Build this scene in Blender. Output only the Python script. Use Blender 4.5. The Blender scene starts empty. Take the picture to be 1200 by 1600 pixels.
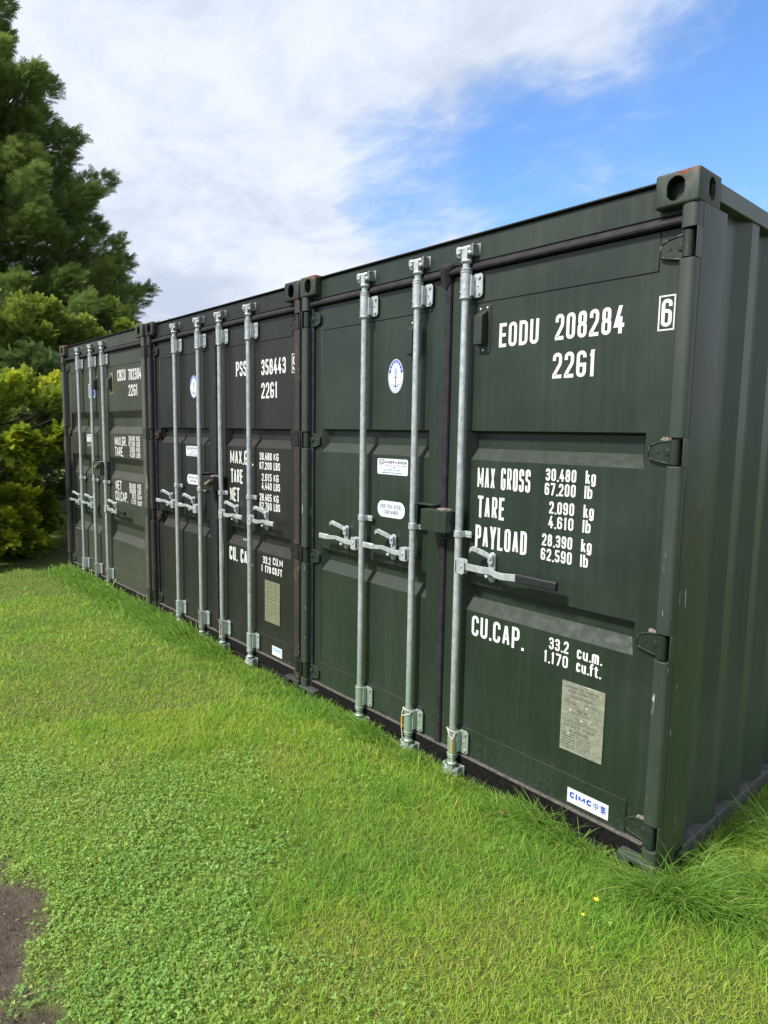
import bpy, bmesh, math, random
import numpy as np
from mathutils import Vector, Matrix
R = math.radians
random.seed(7)
rng = np.random.default_rng(11)
scene = bpy.context.scene
COL = scene.collection

# ------------------------------------------------------------------ camera
CAM = Vector((1.07931, -2.39759, 1.65278))
YAW, PITCH, ROLL = -0.846421, -0.111606, 0.016255
def cam_basis():
    f = Vector((math.sin(YAW)*math.cos(PITCH), math.cos(YAW)*math.cos(PITCH), math.sin(PITCH)))
    r = Vector((math.cos(YAW), -math.sin(YAW), 0.0)); u = r.cross(f)
    return f, r*math.cos(ROLL)+u*math.sin(ROLL), u*math.cos(ROLL)-r*math.sin(ROLL)
F_, R_, U_ = cam_basis()
cd = bpy.data.cameras.new('camera'); cam = bpy.data.objects.new('camera', cd); COL.objects.link(cam)
cam.matrix_world = Matrix(((R_.x, U_.x, -F_.x, CAM.x), (R_.y, U_.y, -F_.y, CAM.y), (R_.z, U_.z, -F_.z, CAM.z), (0, 0, 0, 1)))
cd.sensor_fit = 'HORIZONTAL'; cd.sensor_width = 36.0; cd.lens = 1032.8/1200*36
cd.shift_x = 0.0021; cd.shift_y = -0.0072
cd.clip_start = 0.05; cd.clip_end = 2000
scene.camera = cam

# ------------------------------------------------------------------ light
SUN_DIR = Vector((-0.16, -0.74, 0.80)).normalized()      # towards the sun
sun_elev = math.asin(SUN_DIR.z); sun_az = math.atan2(SUN_DIR.x, SUN_DIR.y)
sd = bpy.data.lights.new('sun', 'SUN'); sun = bpy.data.objects.new('sun', sd); COL.objects.link(sun)
sd.energy = 4.3; sd.angle = R(7.0); sd.color = (1.0, 0.955, 0.88)
sun.rotation_euler = SUN_DIR.to_track_quat('Z', 'Y').to_euler(); sun.location = (-10, -12, 20)

scene.view_settings.view_transform = 'Standard'; scene.view_settings.look = 'None'
scene.view_settings.exposure = 0.55; scene.view_settings.gamma = 1.0
scene.render.engine = 'CYCLES'

# ------------------------------------------------------------------ node helpers
class NT:
    def __init__(s, tree): s.t = tree; s.n = tree.nodes; s.l = tree.links
    def add(s, kind, **kw):
        nd = s.n.new(kind)
        for k, v in kw.items():
            if k in nd.inputs.keys() if isinstance(k, str) else False: nd.inputs[k].default_value = v
            else: setattr(nd, k, v)
        return nd
    def link(s, a, b): s.l.new(a, b)
    def val(s, sock, v):
        if isinstance(v, (int, float)): sock.default_value = v
        elif isinstance(v, (tuple, list)): sock.default_value = v
        else: s.l.new(v, sock)
    def math(s, op, a, b=0.0, clamp=False):
        nd = s.n.new('ShaderNodeMath'); nd.operation = op; nd.use_clamp = clamp
        s.val(nd.inputs[0], a); s.val(nd.inputs[1], b); return nd.outputs[0]
    def vmath(s, op, a, b=(0, 0, 0)):
        nd = s.n.new('ShaderNodeVectorMath'); nd.operation = op
        s.val(nd.inputs[0], a); s.val(nd.inputs[1], b)
        return nd.outputs['Value'] if op in ('DOT_PRODUCT', 'LENGTH', 'DISTANCE') else nd.outputs[0]
    def noise(s, vec, scale, detail=3.0, rough=0.55, dist=0.0):
        nd = s.n.new('ShaderNodeTexNoise'); s.val(nd.inputs['Vector'], vec)
        nd.inputs['Scale'].default_value = scale; nd.inputs['Detail'].default_value = detail
        nd.inputs['Roughness'].default_value = rough; nd.inputs['Distortion'].default_value = dist
        return nd.outputs[0]
    def ramp(s, fac, lo, hi, a=0.0, b=1.0, smooth=True):
        nd = s.n.new('ShaderNodeMapRange'); nd.interpolation_type = 'SMOOTHSTEP' if smooth else 'LINEAR'
        s.val(nd.inputs[0], fac); nd.inputs[1].default_value = lo; nd.inputs[2].default_value = hi
        nd.inputs[3].default_value = a; nd.inputs[4].default_value = b; return nd.outputs[0]
    def mix(s, fac, a, b):
        nd = s.n.new('ShaderNodeMix'); nd.data_type = 'RGBA'
        s.val(nd.inputs[0], fac)
        s.val(nd.inputs[6], (*a, 1) if isinstance(a, tuple) and len(a) == 3 else a)
        s.val(nd.inputs[7], (*b, 1) if isinstance(b, tuple) and len(b) == 3 else b)
        return nd.outputs[2]
    def scale(s, vec, v):
        nd = s.n.new('ShaderNodeMapping'); s.val(nd.inputs[0], vec); nd.inputs['Scale'].default_value = v; return nd.outputs[0]
    def bump(s, h, strength=0.3, dist=0.01):
        nd = s.n.new('ShaderNodeBump'); s.val(nd.inputs['Height'], h)
        nd.inputs['Strength'].default_value = strength; nd.inputs['Distance'].default_value = dist; return nd.outputs[0]

# ------------------------------------------------------------------ sky
def px_dir(px, py):
    return (F_ + R_*((px-597.53)/1032.8) - U_*((py-791.41)/1032.8)).normalized()
w = bpy.data.worlds.new('World'); scene.world = w; w.use_nodes = True
nt = NT(w.node_tree); w.node_tree.nodes.clear()
wo = nt.add('ShaderNodeOutputWorld'); bg = nt.add('ShaderNodeBackground'); bg.inputs[1].default_value = 0.115
sky = nt.add('ShaderNodeTexSky'); sky.sky_type = 'NISHITA'; sky.sun_disc = False
sky.sun_elevation = sun_elev; sky.sun_rotation = sun_az; sky.altitude = 50; sky.air_density = 1.15; sky.dust_density = 0.6; sky.ozone_density = 2.2
tc = nt.add('ShaderNodeTexCoord'); D = tc.outputs['Generated']
sx = nt.add('ShaderNodeSeparateXYZ'); nt.link(D, sx.inputs[0])
zz = nt.math('MAXIMUM', sx.outputs[2], 0.0); inv = nt.math('DIVIDE', 1.0, nt.math('ADD', zz, 0.22))
cx = nt.add('ShaderNodeCombineXYZ'); nt.link(nt.math('MULTIPLY', sx.outputs[0], inv), cx.inputs[0]); nt.link(nt.math('MULTIPLY', sx.outputs[1], inv), cx.inputs[1])
P = cx.outputs[0]
n1 = nt.noise(P, 1.15, 6.0, 0.58, 0.35); n2 = nt.noise(P, 3.4, 7.0, 0.62, 0.5); n3 = nt.noise(nt.scale(P, (1.0, 1.9, 1.0)), 7.0, 6.0, 0.65, 0.8)
# openings in the cloud deck: regions of the sky (by direction) where the blue shows
hole = None
for (px, py, r0, r1, k) in ((1340, 190, 9, 22, .95), (1130, 330, 7, 15, .90), (820, 268, 1, 10.5, .86), (640, 285, 0, 9, .74), (960, 250, 1, 10, .84)):
    d = px_dir(px, py); dt = nt.vmath('DOT_PRODUCT', D, tuple(d))
    h = nt.ramp(dt, math.cos(R(r1)), math.cos(R(r0)), 0.0, k)
    hole = h if hole is None else nt.math('MAXIMUM', hole, h)
body = nt.math('ADD', nt.math('MULTIPLY', n1, 0.62), nt.math('ADD', nt.math('MULTIPLY', n2, 0.72), nt.math('MULTIPLY', n3, 0.34)))
cov = nt.math('SUBTRACT', nt.math('ADD', body, 0.18), nt.math('MULTIPLY', hole, 0.92))
cloud = nt.ramp(cov, 0.10, 0.74)
shade = nt.ramp(nt.math('ADD', nt.math('MULTIPLY', n1, 0.5), nt.math('ADD', nt.math('MULTIPLY', n2, 0.35), nt.math('MULTIPLY', n3, 0.15))), 0.38, 0.62)
ccol = nt.mix(shade, (3.6, 4.1, 5.1), (5.4, 5.8, 6.4))
skyc = nt.mix(0.0, sky.outputs[0], sky.outputs[0])
tint = nt.n.new('ShaderNodeMix'); tint.data_type = 'RGBA'; tint.blend_type = 'MULTIPLY'; tint.inputs[0].default_value = 1.0
nt.link(skyc, tint.inputs[6]); tint.inputs[7].default_value = (0.90, 1.18, 1.52, 1)
fin = nt.mix(cloud, tint.outputs[2], ccol)
nt.link(fin, bg.inputs[0]); nt.link(bg.outputs[0], wo.inputs[0])

# ------------------------------------------------------------------ materials
def new_mat(name):
    m = bpy.data.materials.new(name); m.use_nodes = True; m.node_tree.nodes.clear()
    t = NT(m.node_tree); out = t.add('ShaderNodeOutputMaterial'); b = t.add('ShaderNodeBsdfPrincipled')
    t.link(b.outputs[0], out.inputs[0]); return m, t, b, out
def objco(t):
    return t.add('ShaderNodeTexCoord').outputs['Object']
def paint(name, base, light, rough=0.38, coat=0.0, rust=0.0, streak=0.5, scratch=0.0, dust=0.17, topedge=False, chips=0.0):
    m, t, b, out = new_mat(name); co = objco(t)
    geo = t.add('ShaderNodeNewGeometry'); P = geo.outputs['Position']
    sp = t.add('ShaderNodeSeparateXYZ'); t.link(P, sp.inputs[0]); so = t.add('ShaderNodeSeparateXYZ'); t.link(co, so.inputs[0])
    sn = t.add('ShaderNodeSeparateXYZ'); t.link(geo.outputs['Normal'], sn.inputs[0])
    big = t.noise(P, 1.7, 4, 0.6); st = t.noise(t.scale(P, (1, 1, 0.045)), 34, 4, 0.65); fine = t.noise(P, 90, 3, 0.6)
    st2 = t.noise(t.scale(P, (1, 1, 0.02)), 9, 3, 0.6)
    f = t.math('ADD', t.math('MULTIPLY', t.ramp(big, .35, .7), .55), t.math('MULTIPLY', t.ramp(st, .42, .75), streak*0.8), True)
    f = t.math('ADD', f, t.math('MULTIPLY', t.ramp(st2, .5, .75), streak*.35), True)
    c = t.mix(f, base, light)
    # settled dust on ledges, and splash dirt low down
    dmask = t.math('MULTIPLY', t.ramp(sn.outputs[2], 0.25, 0.85), t.ramp(t.noise(P, 26, 4, .65), .3, .62, .35, 1.0))
    c = t.mix(t.math('MULTIPLY', dmask, dust), c, (0.13, 0.135, 0.115))
    low = t.math('MULTIPLY', t.ramp(sp.outputs[2], 0.34, -0.08), t.ramp(t.noise(P, 55, 5, .7), .45, .72))
    c = t.mix(t.math('MULTIPLY', low, 0.35), c, (0.10, 0.10, 0.075))
    speck = t.ramp(t.noise(P, 160, 2, .5), .755, .79)
    c = t.mix(t.math('MULTIPLY', speck, .45), c, (0.30, 0.30, 0.27))
    rgh = t.math('ADD', t.math('MULTIPLY', f, 0.12), t.math('ADD', rough, t.math('MULTIPLY', dmask, .5)))
    if rust > 0:
        rn = t.noise(P, 38, 5, .7); rb = t.noise(P, 9, 3, .6)
        rr = t.math('ADD', t.math('MULTIPLY', rn, .55), t.math('MULTIPLY', rb, .45))
        if topedge: rr = t.math('ADD', rr, t.ramp(so.outputs[2], -0.035, 0.0, -0.02, 0.085))
        rm = t.ramp(rr, .63 - .06*rust, .68 - .06*rust)
        halo = t.ramp(rr, .60 - .06*rust, .66 - .06*rust)
        c = t.mix(t.math('MULTIPLY', halo, .18), c, (0.27, 0.25, 0.19))
        c = t.mix(rm, c, t.mix(t.ramp(fine, .35, .65), (0.10, 0.035, 0.018), (0.22, 0.09, 0.045)))
        rgh = t.math('ADD', rgh, t.math('MULTIPLY', rm, .4))
    if scratch > 0:
        s1 = t.noise(t.scale(P, (1, 1, 0.055)), 75, 3, .6); s2 = t.noise(P, 5.5, 3, .7)
        zr = t.math('MULTIPLY', t.ramp(sp.outputs[2], 0.05, 0.3), t.ramp(sp.outputs[2], 1.75, 1.1))
        sm = t.math('MULTIPLY', t.math('MULTIPLY', t.ramp(s1, .63, .67), t.ramp(s2, .52, .60)), zr)
        c = t.mix(t.math('MULTIPLY', sm, scratch), c, (0.46, 0.48, 0.42))
    if chips > 0:
        ch = t.math('MULTIPLY', t.ramp(t.noise(P, 44, 4, .7), .68, .70), t.ramp(big, .5, .6))
        c = t.mix(t.math('MULTIPLY', ch, chips), c, (0.36, 0.36, 0.33))
    t.link(c, b.inputs['Base Color']); t.link(rgh, b.inputs['Roughness'])
    t.link(t.math('SUBTRACT', 0.5, t.math('MULTIPLY', dmask, .42)), b.inputs['Specular IOR Level']); b.inputs['Coat Weight'].default_value = coat; b.inputs['Coat Roughness'].default_value = .16
    hb = t.math('ADD', t.math('MULTIPLY', t.noise(P, 4.0, 2, .5), 1.0), t.math('MULTIPLY', t.noise(P, 60, 3, .6), 0.05))
    t.link(t.bump(hb, 0.6, 0.008), b.inputs['Normal'])
    return m
GREEN = ((0.0125, 0.023, 0.0145), (0.024, 0.037, 0.026))
BLACK = ((0.0095, 0.0106, 0.0095), (0.0182, 0.0196, 0.0178))
OLIVE = ((0.034, 0.040, 0.028), (0.054, 0.061, 0.046))
M = {}
for nm, (a, b_) in (('green', GREEN), ('black', BLACK), ('olive', OLIVE)):
    k = 1.0
    M[nm] = paint('paint_'+nm, a, b_, 0.36 if nm == 'green' else 0.42, chips=.0 if nm == 'green' else .25)
    M[nm+'_side_skylit'] = paint('paint_side_'+nm, (a[0]*2.8, a[1]*2.4, a[2]*2.8), (b_[0]*2.5, b_[1]*2.1, b_[2]*2.4), 0.42, coat=.12, chips=.15)  # container paint lightened: sky light on the side face put into the colour
    M[nm+'_cast'] = paint('paint_casting_'+nm, tuple(x*1.15 for x in a), tuple(x*1.4 for x in b_), 0.5, rust=1.0, topedge=True)
    M[nm+'_post'] = paint('paint_post_'+nm, (a[0]*2.0, a[1]*1.7, a[2]*2.0), (b_[0]*2.0, b_[1]*1.65, b_[2]*1.95), 0.40, coat=.10, rust=.15 if nm == 'green' else .3, scratch=.9)  # paint lightened too, for the sky light the posts catch; rust and scratches real
M['red_post'] = paint('paint_post_rusty', (0.022, 0.020, 0.017), (0.050, 0.038, 0.032), 0.5, rust=.9, scratch=.4)

def simple(name, col, rough=.5, metal=0.0, var=.15, sc=40, bumpk=0.0, spec=.5):
    m, t, b, out = new_mat(name); P = t.add('ShaderNodeNewGeometry').outputs['Position']
    n = t.noise(P, sc, 4, .6)
    c = t.mix(t.ramp(n, .3, .7), tuple(max(0, x*(1-var)) for x in col), tuple(min(1, x*(1+var)) for x in col))
    t.link(c, b.inputs['Base Color']); b.inputs['Roughness'].default_value = rough; b.inputs['Metallic'].default_value = metal
    b.inputs['Specular IOR Level'].default_value = spec
    if bumpk: t.link(t.bump(n, bumpk, .004), b.inputs['Normal'])
    return m
def galv(name, col, green=.0):
    m, t, b, out = new_mat(name); geo = t.add('ShaderNodeNewGeometry'); P = geo.outputs['Position']
    v = t.add('ShaderNodeTexVoronoi'); t.link(t.scale(P, (1, 1, .45)), v.inputs['Vector']); v.inputs['Scale'].default_value = 95
    sv = t.add('ShaderNodeSeparateColor'); t.link(v.outputs['Color'], sv.inputs[0])
    n = t.noise(P, 30, 5, .65); st = t.noise(t.scale(P, (1, 1, .06)), 120, 3, .6)
    f = t.math('ADD', t.math('MULTIPLY', sv.outputs[0], .45), t.math('MULTIPLY', t.ramp(n, .3, .7), .55))
    c = t.mix(f, tuple(x*.72 for x in col), tuple(min(1, x*1.12) for x in col))
    c = t.mix(t.math('MULTIPLY', t.ramp(st, .6, .75), .5), c, (.17, .19, .19))
    sp = t.add('ShaderNodeSeparateXYZ'); t.link(P, sp.inputs[0])
    grass_refl = t.math('MULTIPLY', t.ramp(sp.outputs[2], .75, .0), t.ramp(n, .3, .6, .5, 1.0))
    c = t.mix(t.math('MULTIPLY', grass_refl, green), c, (.23, .33, .22))  # green reflection of the grass painted into the metal low down
    rs_ = t.math('MULTIPLY', t.ramp(t.noise(P, 24, 5, .75), .66, .72), .55)
    c = t.mix(rs_, c, (.24, .15, .09))
    t.link(c, b.inputs['Base Color']); b.inputs['Metallic'].default_value = .45
    t.link(t.math('ADD', .36, t.math('MULTIPLY', f, .18)), b.inputs['Roughness'])
    t.link(t.bump(t.math('ADD', n, t.math('MULTIPLY', sv.outputs[1], .3)), .25, .002), b.inputs['Normal'])
    return m
M['galv'] = galv('galvanised_steel', (.50, .55, .56), .8)
M['galv2'] = galv('galvanised_steel_grey', (.47, .51, .52), .25)
M['galv_dark'] = galv('galvanised_keeper', (.25, .28, .27), .3)
M['rubber'] = simple('rubber_seal', (.022, .020, .025), .62, 0, .35, 18, .3, .25)
M['rubber_low'] = simple('rubber_seal_dirty', (.007, .0065, .007), .75, 0, .6, 70, .4, .15)
M['lip'] = simple('seal_lip', (.10, .09, .082), .75, 0, .4, 60)
M['grip'] = simple('black_grip', (.014, .014, .018), .45, 0, .3, 60, .2)
def lettering_mat():
    m, t, b, out = new_mat('white_lettering'); P = t.add('ShaderNodeNewGeometry').outputs['Position']
    st = t.noise(t.scale(P, (1, 1, .05)), 60, 4, .65); wr = t.noise(P, 120, 4, .75)
    c = t.mix(t.ramp(st, .4, .75), (.69, .71, .69), (.54, .56, .53)); c = t.mix(t.math('MULTIPLY', t.ramp(wr, .66, .70), .75), c, (.10, .13, .10))
    t.link(c, b.inputs['Base Color']); b.inputs['Roughness'].default_value = .5; return m
M['white'] = lettering_mat()
M['sticker'] = simple('sticker_white', (.62, .66, .70), .35, 0, .04, 30)
M['ink'] = simple('ink_dark', (.07, .08, .13), .5)
M['blue'] = simple('ink_blue', (.008, .06, .42), .4)
M['lblue'] = simple('ink_light_blue', (.10, .30, .62), .4)
M['lgrey'] = simple('ink_grey', (.35, .39, .50), .5)
M['plate'] = simple('plate_aluminium', (.30, .31, .25), .42, .35, .2, 60)
M['plate_olive'] = simple('plate_painted', (.16, .17, .11), .5, .0, .2, 60)
M['plate_ink'] = simple('plate_engraving', (.10, .105, .08), .5)
M['rivet'] = simple('rivet_bright', (.75, .74, .70), .4, .3)
M['cordw'] = simple('cord_white', (.62, .56, .50), .9, 0, .3, 200)
M['cordy'] = simple('cord_yellow', (.62, .36, .05), .9, 0, .5, 260)
M['cordb'] = simple('cord_brown', (.16, .11, .07), .9, 0, .5, 200)
M['yellow_edge'] = simple('old_yellow_sealant', (.40, .30, .12), .8, 0, .3, 60)
M['dirt'] = simple('dirt_clump', (.24, .20, .17), .95, 0, .35, 150, .6)
M['railgrey'] = simple('dusty_rail', (.085, .09, .085), .7, 0, .35, 30)
M['dark'] = simple('shade_and_underside_dark', (.012, .014, .012), .8)  # near-black: painted shade on the header lip and holes, also the floor
M['red'] = simple('red_mark', (.45, .05, .03), .6)
M['darkpatch'] = simple('black_patch', (.03, .03, .032), .6, 0, .4, 50)

# ------------------------------------------------------------------ object helpers
def tag(o, label=None, cat=None, group=None, kind=None):
    for k, v in (('label', label), ('category', cat), ('group', group), ('kind', kind)):
        if v: o[k] = v
    return o
class MB:
    def __init__(s): s.v = []; s.f = []; s.m = []; s.mats = []
    def mi(s, mat):
        if mat is None: return 0
        if mat not in s.mats: s.mats.append(mat)
        return s.mats.index(mat)
    def add(s, vs, fs, mat=None):
        o = len(s.v); s.v += [tuple(v) for v in vs]; k = s.mi(mat)
        for f in fs: s.f.append(tuple(i+o for i in f)); s.m.append(k)
    def box(s, x0, x1, y0, y1, z0, z1, mat=None):
        s.add([(x0,y0,z0),(x1,y0,z0),(x1,y1,z0),(x0,y1,z0),(x0,y0,z1),(x1,y0,z1),(x1,y1,z1),(x0,y1,z1)],
              [(0,3,2,1),(4,5,6,7),(0,1,5,4),(1,2,6,5),(2,3,7,6),(3,0,4,7)], mat)
    def cbox(s, x0, x1, y0, y1, z0, z1, c, mat=None, axis='y'):
        # box with chamfered vertical/long corners, profile in the plane across `axis`
        if axis == 'y': pr = [(x0+c,z0),(x1-c,z0),(x1,z0+c),(x1,z1-c),(x1-c,z1),(x0+c,z1),(x0,z1-c),(x0,z0+c)]; s.prism(pr, 'y', y0, y1, mat)
        elif axis == 'z': pr = [(x0+c,y0),(x1-c,y0),(x1,y0+c),(x1,y1-c),(x1-c,y1),(x0+c,y1),(x0,y1-c),(x0,y0+c)]; s.prism(pr, 'z', z0, z1, mat)
        else: pr = [(y0+c,z0),(y1-c,z0),(y1,z0+c),(y1,z1-c),(y1-c,z1),(y0+c,z1),(y0,z1-c),(y0,z0+c)]; s.prism(pr, 'x', x0, x1, mat)
    def prism(s, pr, axis, a, b, mat=None):
        def p(u, w, t): return {'z': (u, w, t), 'y': (u, t, w), 'x': (t, u, w)}[axis]
        n = len(pr); vs = [p(u, w, a) for u, w in pr]+[p(u, w, b) for u, w in pr]
        s.add(vs, [tuple(range(n))[::-1], tuple(range(n, 2*n))]+[(i, (i+1) % n, n+(i+1) % n, n+i) for i in range(n)], mat)
    def tube(s, pts, rad, n=12, mat=None, caps=True):
        pts = [Vector(p) for p in pts]; rs = rad if isinstance(rad, (list, tuple)) else [rad]*len(pts)
        rings = []; up = None
        for i, p in enumerate(pts):
            d = (pts[min(i+1, len(pts)-1)]-pts[max(i-1, 0)])
            if d.length < 1e-9: d = Vector((0, 0, 1))
            d.normalize()
            if up is None: up = d.orthogonal().normalized()
            up = (up-d*up.dot(d)); up = up.normalized() if up.length > 1e-6 else d.orthogonal().normalized()
            q = d.cross(up)
            rings.append([p+(up*math.cos(2*math.pi*k/n)+q*math.sin(2*math.pi*k/n))*rs[i] for k in range(n)])
        vs = [v for r in rings for v in r]; fs = []
        for i in range(len(pts)-1):
            for k in range(n): fs.append((i*n+k, i*n+(k+1) % n, (i+1)*n+(k+1) % n, (i+1)*n+k))
        if caps: fs += [tuple(range(n))[::-1], tuple(range((len(pts)-1)*n, len(pts)*n))]
        s.add(vs, fs, mat)
    def bolt(s, x, y, z, r=.006, h=.004, mat=None):
        s.tube([(x, y, z), (x, y-h, z)], r, 8, mat)
    def flatpoly(s, pts, y, mat=None):
        s.add([(x, y, z) for x, z in pts], [tuple(range(len(pts)))], mat)
    def build(s, name, mat=None, parent=None, bevel=0.0, seg=2, smooth=True, ang=35, loc=(0, 0, 0)):
        me = bpy.data.meshes.new(name); me.from_pydata(s.v, [], s.f)
        mats = list(s.mats)
        if mat is not None and None not in mats and not mats: mats = [mat]
        for mm in mats or [mat]:
            me.materials.append(mm)
        if s.mats: me.polygons.foreach_set('material_index', s.m)
        me.validate(); me.update()
        bm = bmesh.new(); bm.from_mesh(me); bmesh.ops.recalc_face_normals(bm, faces=bm.faces); bm.to_mesh(me); bm.free()
        if smooth: me.shade_smooth(); me.set_sharp_from_angle(angle=R(ang))
        o = bpy.data.objects.new(name, me); COL.objects.link(o); o.location = loc
        if parent is not None: o.parent = parent
        if bevel > 0:
            b = o.modifiers.new('bevel', 'BEVEL'); b.width = bevel; b.segments = seg; b.limit_method = 'ANGLE'; b.angle_limit = R(38); b.harden_normals = False
        return o
def empty(name, loc=(0, 0, 0), rz=0.0):
    o = bpy.data.objects.new(name, None); COL.objects.link(o); o.location = loc; o.rotation_euler = (0, 0, rz); o.empty_display_size = .3
    return o
# ------------------------------------------------------------------ stencil lettering (stroke glyphs -> ribbons)
G = {
 'A': [[(0,0),(.44,1)],[(.56,1),(1,0)],[(.16,.30),(.84,.30)]],
 'B': [[(0,.5),(0,0),(1,0,'r'),(1,.5,'r'),(0,.5)],[(0,.5),(0,1),(.93,1,'r'),(.93,.5,'r'),(0,.5)]],
 'C': [[(1,.70),(1,1,'r'),(0,1,'r'),(0,0,'r'),(1,0,'r'),(1,.30)]],
 'D': [[(0,.5),(0,1),(1,1,'r'),(1,0,'r'),(0,0),(0,.5)]],
 'E': [[(1,1),(0,1),(0,0),(1,0)],[(0,.51),(.85,.51)]],
 'F': [[(1,1),(0,1),(0,0)],[(0,.5),(.85,.5)]],
 'G': [[(1,.77),(1,1,'r'),(0,1,'r'),(0,0,'r'),(1,0,'r'),(1,.46),(.52,.46)]],
 'H': [[(0,0),(0,1)],[(1,0),(1,1)],[(0,.5),(1,.5)]],
 'I': [[(.5,0),(.5,1)]],
 'K': [[(0,0),(0,1)],[(1,1),(.02,.42)],[(.34,.6),(1,0)]],
 'L': [[(0,1),(0,0),(1,0)]],
 'M': [[(0,0),(0,1)],[(0,1),(.5,.15)],[(.5,.15),(1,1)],[(1,1),(1,0)]],
 'N': [[(0,0),(0,1)],[(.03,1),(.97,0)],[(1,0),(1,1)]],
 'O': [[(0,.5),(0,1,'r'),(1,1,'r'),(1,0,'r'),(0,0,'r'),(0,.5)]],
 '0': [[(0,.5),(0,1,'r'),(1,1,'r'),(1,0,'r'),(0,0,'r'),(0,.5)]],
 'P': [[(0,0),(0,1)],[(.02,1),(1,1,'r'),(1,.44,'r'),(.02,.44)]],
 'R': [[(0,0),(0,1)],[(.02,1),(1,1,'r'),(1,.48,'r'),(.02,.48)],[(.5,.46),(1,0)]],
 'S': [[(1,.73),(1,1,'r'),(0,1,'r'),(0,.52,'r'),(1,.50,'r'),(1,0,'r'),(0,0,'r'),(0,.27)]],
 'T': [[(0,1),(1,1)],[(.5,0),(.5,.98)]],
 'U': [[(0,1),(0,0,'r'),(1,0,'r'),(1,1)]],
 'V': [[(0,1),(.46,0)],[(.54,0),(1,1)]],
 'W': [[(0,1),(.26,0)],[(.26,0),(.5,.8)],[(.5,.8),(.74,0)],[(.74,0),(1,1)]],
 'X': [[(0,0),(1,1)],[(0,1),(1,0)]],
 'Y': [[(0,1),(.5,.42)],[(1,1),(.5,.42)],[(.5,0),(.5,.46)]],
 '1': [[(.15,.80),(.62,1)],[(.62,1),(.62,0)]],
 '2': [[(0,.72),(0,1,'r'),(1,1,'r'),(1,.58,'s'),(0,.06),(0,0),(1,0)]],
 '3': [[(0,.76),(0,1,'r'),(1,1,'r'),(1,.53,'r'),(.35,.53)],[(.35,.53),(1,.53,'r'),(1,0,'r'),(0,0,'r'),(0,.24)]],
 '4': [[(.62,1),(0,.26),(1.05,.26)],[(.74,0),(.74,.62)]],
 '5': [[(.95,1),(.08,1),(.03,.55)],[(.03,.52),(1,.60,'r'),(1,0,'r'),(0,0,'r'),(0,.24)]],
 '6': [[(1,.76),(1,1,'r'),(0,1,'r'),(0,0,'r'),(1,0,'r'),(1,.3)],[(1,.3),(1,.58,'r'),(.02,.58)]],
 '7': [[(0,1),(1,1),(1,.9),(.38,0)]],
 '8': [[(.5,.52),(.06,.52,'r'),(.06,1,'r'),(.94,1,'r'),(.94,.52,'r'),(.5,.52)],[(.5,.52),(0,.52,'r'),(0,0,'r'),(1,0,'r'),(1,.52,'r'),(.5,.52)]],
 '9': [[(0,.24),(0,0,'r'),(1,0,'r'),(1,1,'r'),(0,1,'r'),(0,.7)],[(0,.7),(0,.42,'r'),(.98,.42)]],
 'k': [[(0,0),(0,1.0)],[(1,.72),(.05,.32)],[(.36,.45),(1,0)]],
 'g': [[(1,.72),(1,-.24,'r'),(0,-.24,'r'),(0,-.12)],[(1,.3),(1,.72,'r'),(0,.72,'r'),(0,0,'r'),(1,0,'r'),(1,.3)]],
 'l': [[(.5,1),(.5,0)]],
 'e': [[(0,.38),(1,.38)],[(1,.38),(1,.72,'r'),(0,.72,'r'),(0,0,'r'),(1,0,'r'),(1,.15)]],
 'b': [[(0,1),(0,0)],[(0,.3),(0,.72,'r'),(1,.72,'r'),(1,0,'r'),(0,0,'r'),(0,.3)]],
 'c': [[(1,.5),(1,.72,'r'),(0,.72,'r'),(0,0,'r'),(1,0,'r'),(1,.22)]],
 'u': [[(0,.72),(0,0,'r'),(1,0,'r'),(1,.3)],[(1,0),(1,.72)]],
 'm': [[(0,0),(0,.72)],[(0,.4),(0,.72,'r'),(.5,.72,'r'),(.5,0)],[(.5,.4),(.5,.72,'r'),(1,.72,'r'),(1,0)]],
 'f': [[(.35,0),(.35,1,'r'),(1,1)],[(0,.68),(.9,.68)]],
 't': [[(.35,.95),(.35,0,'r'),(1,0)],[(0,.70),(.9,.70)]],
 '.': [[(.5,0),(.5,.07)]], ',': [[(.6,.05),(.25,-.14)]], '-': [[(0,.42),(1,.42)]], ':': [[(.5,.1),(.5,.2)],[(.5,.55),(.5,.65)]],
 '&': [[(1,0),(.1,.75),(.1,1,'r'),(.7,1,'r'),(.7,.7),(0,.35),(0,0,'r'),(.7,0,'r'),(1,.4)]],
 # the two characters of the maker's name
 '\u4e2d': [[(.5,-.1),(.5,1.05)],[(.08,.80),(.12,.36)],[(.08,.78),(.95,.78),(.88,.36)],[(.12,.40),(.88,.40)]],
 '\u96c6': [[(.30,1.05),(.05,.62)],[(.22,.9),(.22,.40)],[(.55,1.05),(.62,.92)],[(.2,.88),(.95,.88)],[(.2,.74),(.85,.74)],[(.2,.60),(.85,.60)],[(.2,.44),(.98,.44)],
              [(.56,.90),(.56,.42)],[(0,.28),(1,.28)],[(.5,.42),(.5,-.12)],[(.46,.26),(.05,-.05)],[(.54,.26),(.95,-.05)]],
}
WID = {'I': .32, 'l': .30, '1': .62, '.': .24, ',': .24, ' ': .75, 'M': 1.42, 'W': 1.45, 'm': 1.35, 'f': .8, 't': .8, ':': .34, '-': .7, 'L': .88, 'E': .9, 'F': .88, '\u4e2d': 1.3, '\u96c6': 1.3, 'k': .95, 'c': .9}
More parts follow.
